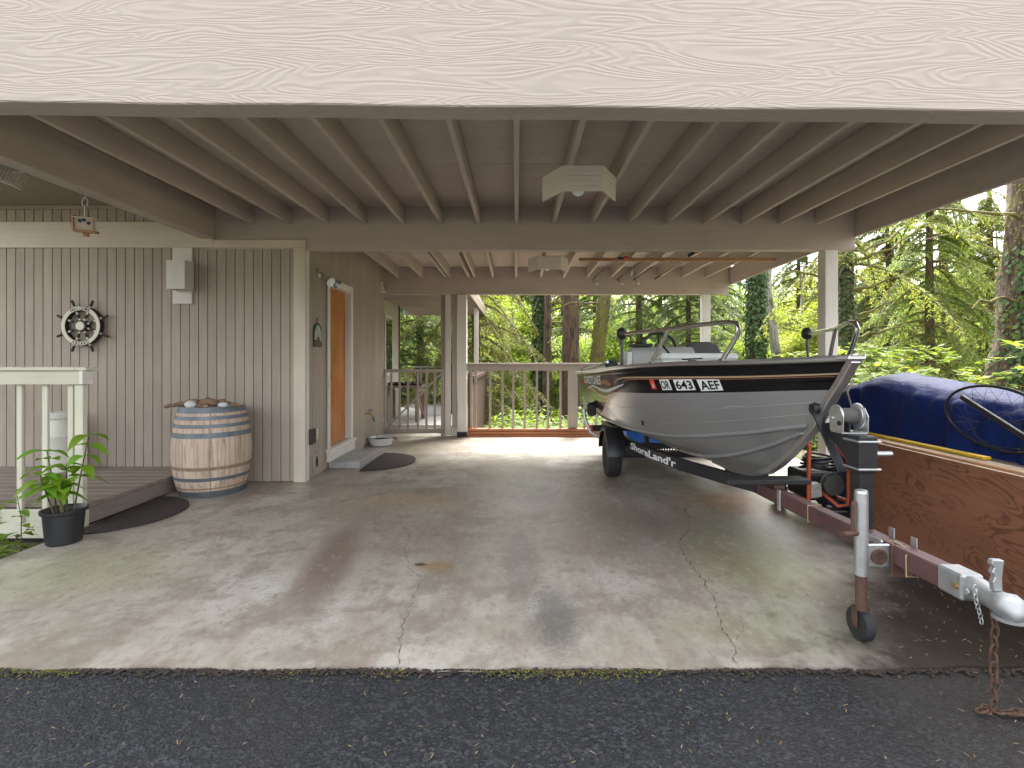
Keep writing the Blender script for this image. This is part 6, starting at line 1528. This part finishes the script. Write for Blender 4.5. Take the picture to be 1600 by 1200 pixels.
single('thick brown fir trunk rising behind the rear railing', 892, 16, [(0, 0, -.5), (0, 0, 3), (.02, .1, 7), (0, .1, 13)], [.32, .26, .23, .15], BARK, dead=((3.9, -.6, 1.5, .1), (4.6, -.2, 1.8, .2), (3.3, .3, 1.4, .3), (5.2, 2.8, 1.5, .1)), foli=(12, 5, 8, 2.2, .5, L_CON))
single('dark trunk wrapped in ivy behind the rear railing', 845, 20, [(0, 0, -.5), (.02, 0, 5), (.0, 0, 13)], [.28, .24, .2], BARK, ivy=(5200, 1.6, 9, .14, .16))
single('slim reddish trunk beside the ivy-wrapped one', 853, 19.4, [(0, 0, -.5), (.06, 0, 4), (.12, 0, 12)], [.17, .14, .1], BARK, dead=((5.0, .1, 2.2, .15), (4.4, .4, 2., .25), (5.6, .2, 2.5, .1)))
single('mossy trunk leaning over behind the boat', 925, 15, [(0, 0, -.5), (.12, 0, 2.0), (.48, 0, 5.0), (1.1, 0, 10)], [.25, .20, .165, .12], BARKM, moss=4200, dead=((3.9, 3.4, 1.4, .2), (4.4, .1, 1.5, .3)))
single('broad trunk wrapped in dark ivy to the right of the rear post', 1180, 18, [(0, 0, -.5), (.02, 0, 4), (.0, 0, 13)], [.27, .24, .18], BARK, ivy=(6200, 1.2, 11, .13, .17))
single('leaning pale alder trunk with flaking bark', 1221, 20, [(0, 0, -.5), (-.12, 0, 3.0), (-.62, 0, 6.5), (-1.0, 0, 11)], [.23, .19, .14, .08], BARKW)
single('pale slim trunk behind the leaning alder', 1200, 25, [(0, 0, -.5), (0, 0, 4), (.1, 0, 12)], [.2, .17, .1], BARKW)
single('reddish trunk with ivy right behind the front carport post', 1324, 11, [(0, 0, -.5), (.0, 0, 2), (-.03, 0, 5), (.0, 0, 12)], [.16, .14, .125, .07], BARK, ivy=(1000, .6, 4.6, .085, .07, (-2.2, .8)), dead=((3.9, 3.3, 1.6, .05), (3.6, -.2, 1.3, -.25), (4.3, -.1, 1.5, -.3), (2.6, -.1, 1.2, -.15), (4.5, .1, 1.7, -.3), (3.1, .05, 1.1, -.2)), foli=(18, 4.0, 8, 2.5, .6, L_CON))
single('slender conifer trunk standing among bright foliage', 1480, 16, [(0, 0, -.5), (-.05, 0, 3), (-.12, 0, 6), (-.2, 0, 13)], [.19, .15, .12, .06], BARK, dead=((4.2, 2.9, 2.2, .1), (4.8, .2, 2., .1), (3.7, 3.2, 1.8, .15), (3.9, -.3, 2.2, .05)), foli=(34, 3.2, 9, 3.0, .7, L_CON))
single('huge furrowed fir trunk with moss and ivy at the side of the carport', 1612, 8.8, [(0, 0, -.5), (.02, 0, 1.2), (.12, 0, 2.6), (.2, 0, 5.0), (.4, 0, 13)], [.98, .74, .58, .47, .3], BARK, ivy=(1500, .9, 4.2, .10, .12, (-2.1, .55)), moss=5200, dead=((3.2, 3.4, 1.6, .15), (4.6, 3.3, 2.4, .05)))
# shrubs outside the carport
GS = 'bright green shrubs crowding the carport edge'; LS = 'bright green leafy shrub growing just outside the carport'
def shrub(seed, R_, H):
    r = np.random.default_rng(seed); t = thing('shrub', LS, 'shrub', (0, 0, 0), GS); lines = []; Q = []
    for k in range(15):
        az = r.uniform(0, 6.28); L = R_*r.uniform(.5, 1.); h = H*r.uniform(.6, 1.05); s = np.linspace(0, 1, 7)
        l = np.stack([math.cos(az)*L*s**1.5, math.sin(az)*L*s**1.5, h*(1.25*s-.3*s*s)], 1)+r.normal(0, .02, (7, 3)); lines.append(l)
        for j in range(2, 7):
            for m_ in range(4):
                c_ = l[j]+r.normal(0, .13, 3); a2 = r.uniform(0, 6.28); n = 9; w_ = np.linspace(0, 1, n)
                p = c_+np.stack([np.cos(a2)*w_*.32, np.sin(a2)*w_*.32, -.06*w_*w_], 1)
                for s2 in (-1, 1):
                    d = np.array([math.cos(a2), math.sin(a2), -.1])*.6+np.array([-math.sin(a2), math.cos(a2), -.12])*s2*.8+r.normal(0, .2, (n, 3))
                    Q.append(leafq(p, d, np.array([0, 0, 1.])+r.normal(0, .28, (n, 3)), .10*r.uniform(.6, 1.3, n), .055*r.uniform(.7, 1.2, n)))
    crown(np.concatenate(Q), L_SHR, t, 'foliage'); limbs(lines, .012, 'stems', TWIG, t); return t
sh = [shrub(1, 1.1, 1.7), shrub(2, 1.3, 1.3), shrub(3, .9, 2.2)]
spots = [(1345, 7.6, 0), (1390, 8.6, 1), (1440, 7.4, 0), (1490, 8.4, 1), (1530, 9.6, 0), (1420, 10.2, 2), (1480, 11.6, 0), (1360, 10.6, 1), (1330, 13, 0), (1400, 13.2, 1), (1545, 12.2, 0), (1600, 7.2, 1), (1250, 11.2, 0), (1200, 12.4, 1), (1150, 11.6, 0), (1110, 13.2, 2), (1280, 14.2, 1), (1170, 14.6, 0), (1075, 12.4, 1), (1225, 15.8, 2), (1330, 16.2, 2), (1450, 15.6, 1), (1560, 15, 2), (1030, 13.4, 2), (985, 14.6, 0), (1640, 11, 2), (1500, 18, 2)]
for i, (px_, Y, k) in enumerate(spots):
    x, y, z = at(px_, Y); x = max(x, 4.35) if Y < 9.5 else x
    z = hill(x, y)
    if i < 3 and False: pass
    c_ = sh[k] if k not in [s_[2] for s_ in spots[:i]] else copy_tree(sh[k], rotz=r2.uniform(0, 6.2), scale=r2.uniform(.8, 1.15))
    c_.location = (x, y, z-.03)
# undergrowth below the railing and across the slope: one mass
Q = []; MI = []
ru = np.random.default_rng(21)
for k in range(420):
    Y = 9.7+ru.random()**1.2*22; x = ru.uniform(-.32*Y-1, 1.1*Y)
    if Y < 9.6 and x < 4.4: continue
    if -4.2 < x < .1 and Y < 15.4: continue
    z = hill(x, Y); R_ = ru.uniform(.35, .9)*(1+Y/40); m = int(230*R_)
    p = unit(ru.normal(0, 1, (m, 3)))*(ru.random((m, 1))**.35)*np.array([R_, R_, R_*.7]); p[:, 2] = np.abs(p[:, 2]); p += np.array([x, Y, z])
    d = ru.normal(0, 1, (m, 3)); d[:, 2] = d[:, 2]*.4-.1
    lf = .085+.003*Y
    Q.append(leafq(p, d, np.array([0, 0, 1.])+ru.normal(0, .4, (m, 3)), lf*ru.uniform(.6, 1.4, m), lf*.6*ru.uniform(.6, 1.2, m))); MI.append(np.full(m, int(ru.integers(0, 3))))
tag(addobj('undergrowth', quadmesh('undergrowth', np.concatenate(Q), [L_SHR, L_FERN, L_CONB], np.concatenate(MI))), 'mass of leafy undergrowth covering the forest slope', 'undergrowth', kind='stuff')
# ferns
Q = []
for k in range(150):
    Y = ru.uniform(9.8, 16); x = ru.uniform(-.25*Y, 1.0*Y)
    if -3.6 < x < -.2 and Y < 15: continue
    z = hill(x, Y)+.05
    for f_ in range(9):
        az = ru.uniform(0, 6.28); L = ru.uniform(.45, .85); n = 16; s = np.linspace(.08, 1, n)
        p = np.stack([math.cos(az)*L*s*.85, math.sin(az)*L*s*.85, L*(.95*s-.75*s*s)], 1)+np.array([x, Y, z])
        for s2 in (-1, 1):
            d = np.tile(np.array([-math.sin(az), math.cos(az), -.15])*s2+np.array([math.cos(az), math.sin(az), 0])*.3, (n, 1))+ru.normal(0, .06, (n, 3))
            Q.append(leafq(p, d, np.tile([0, 0, 1.], (n, 1))+ru.normal(0, .15, (n, 3)), .19*np.sin(np.pi*np.clip(s*.93+.05, 0, 1))**.7+.01, np.full(n, .032)))
tag(addobj('ferns', quadmesh('ferns', np.concatenate(Q), L_FERN)), 'sword ferns growing through the slope behind the railing', 'ferns', kind='stuff')
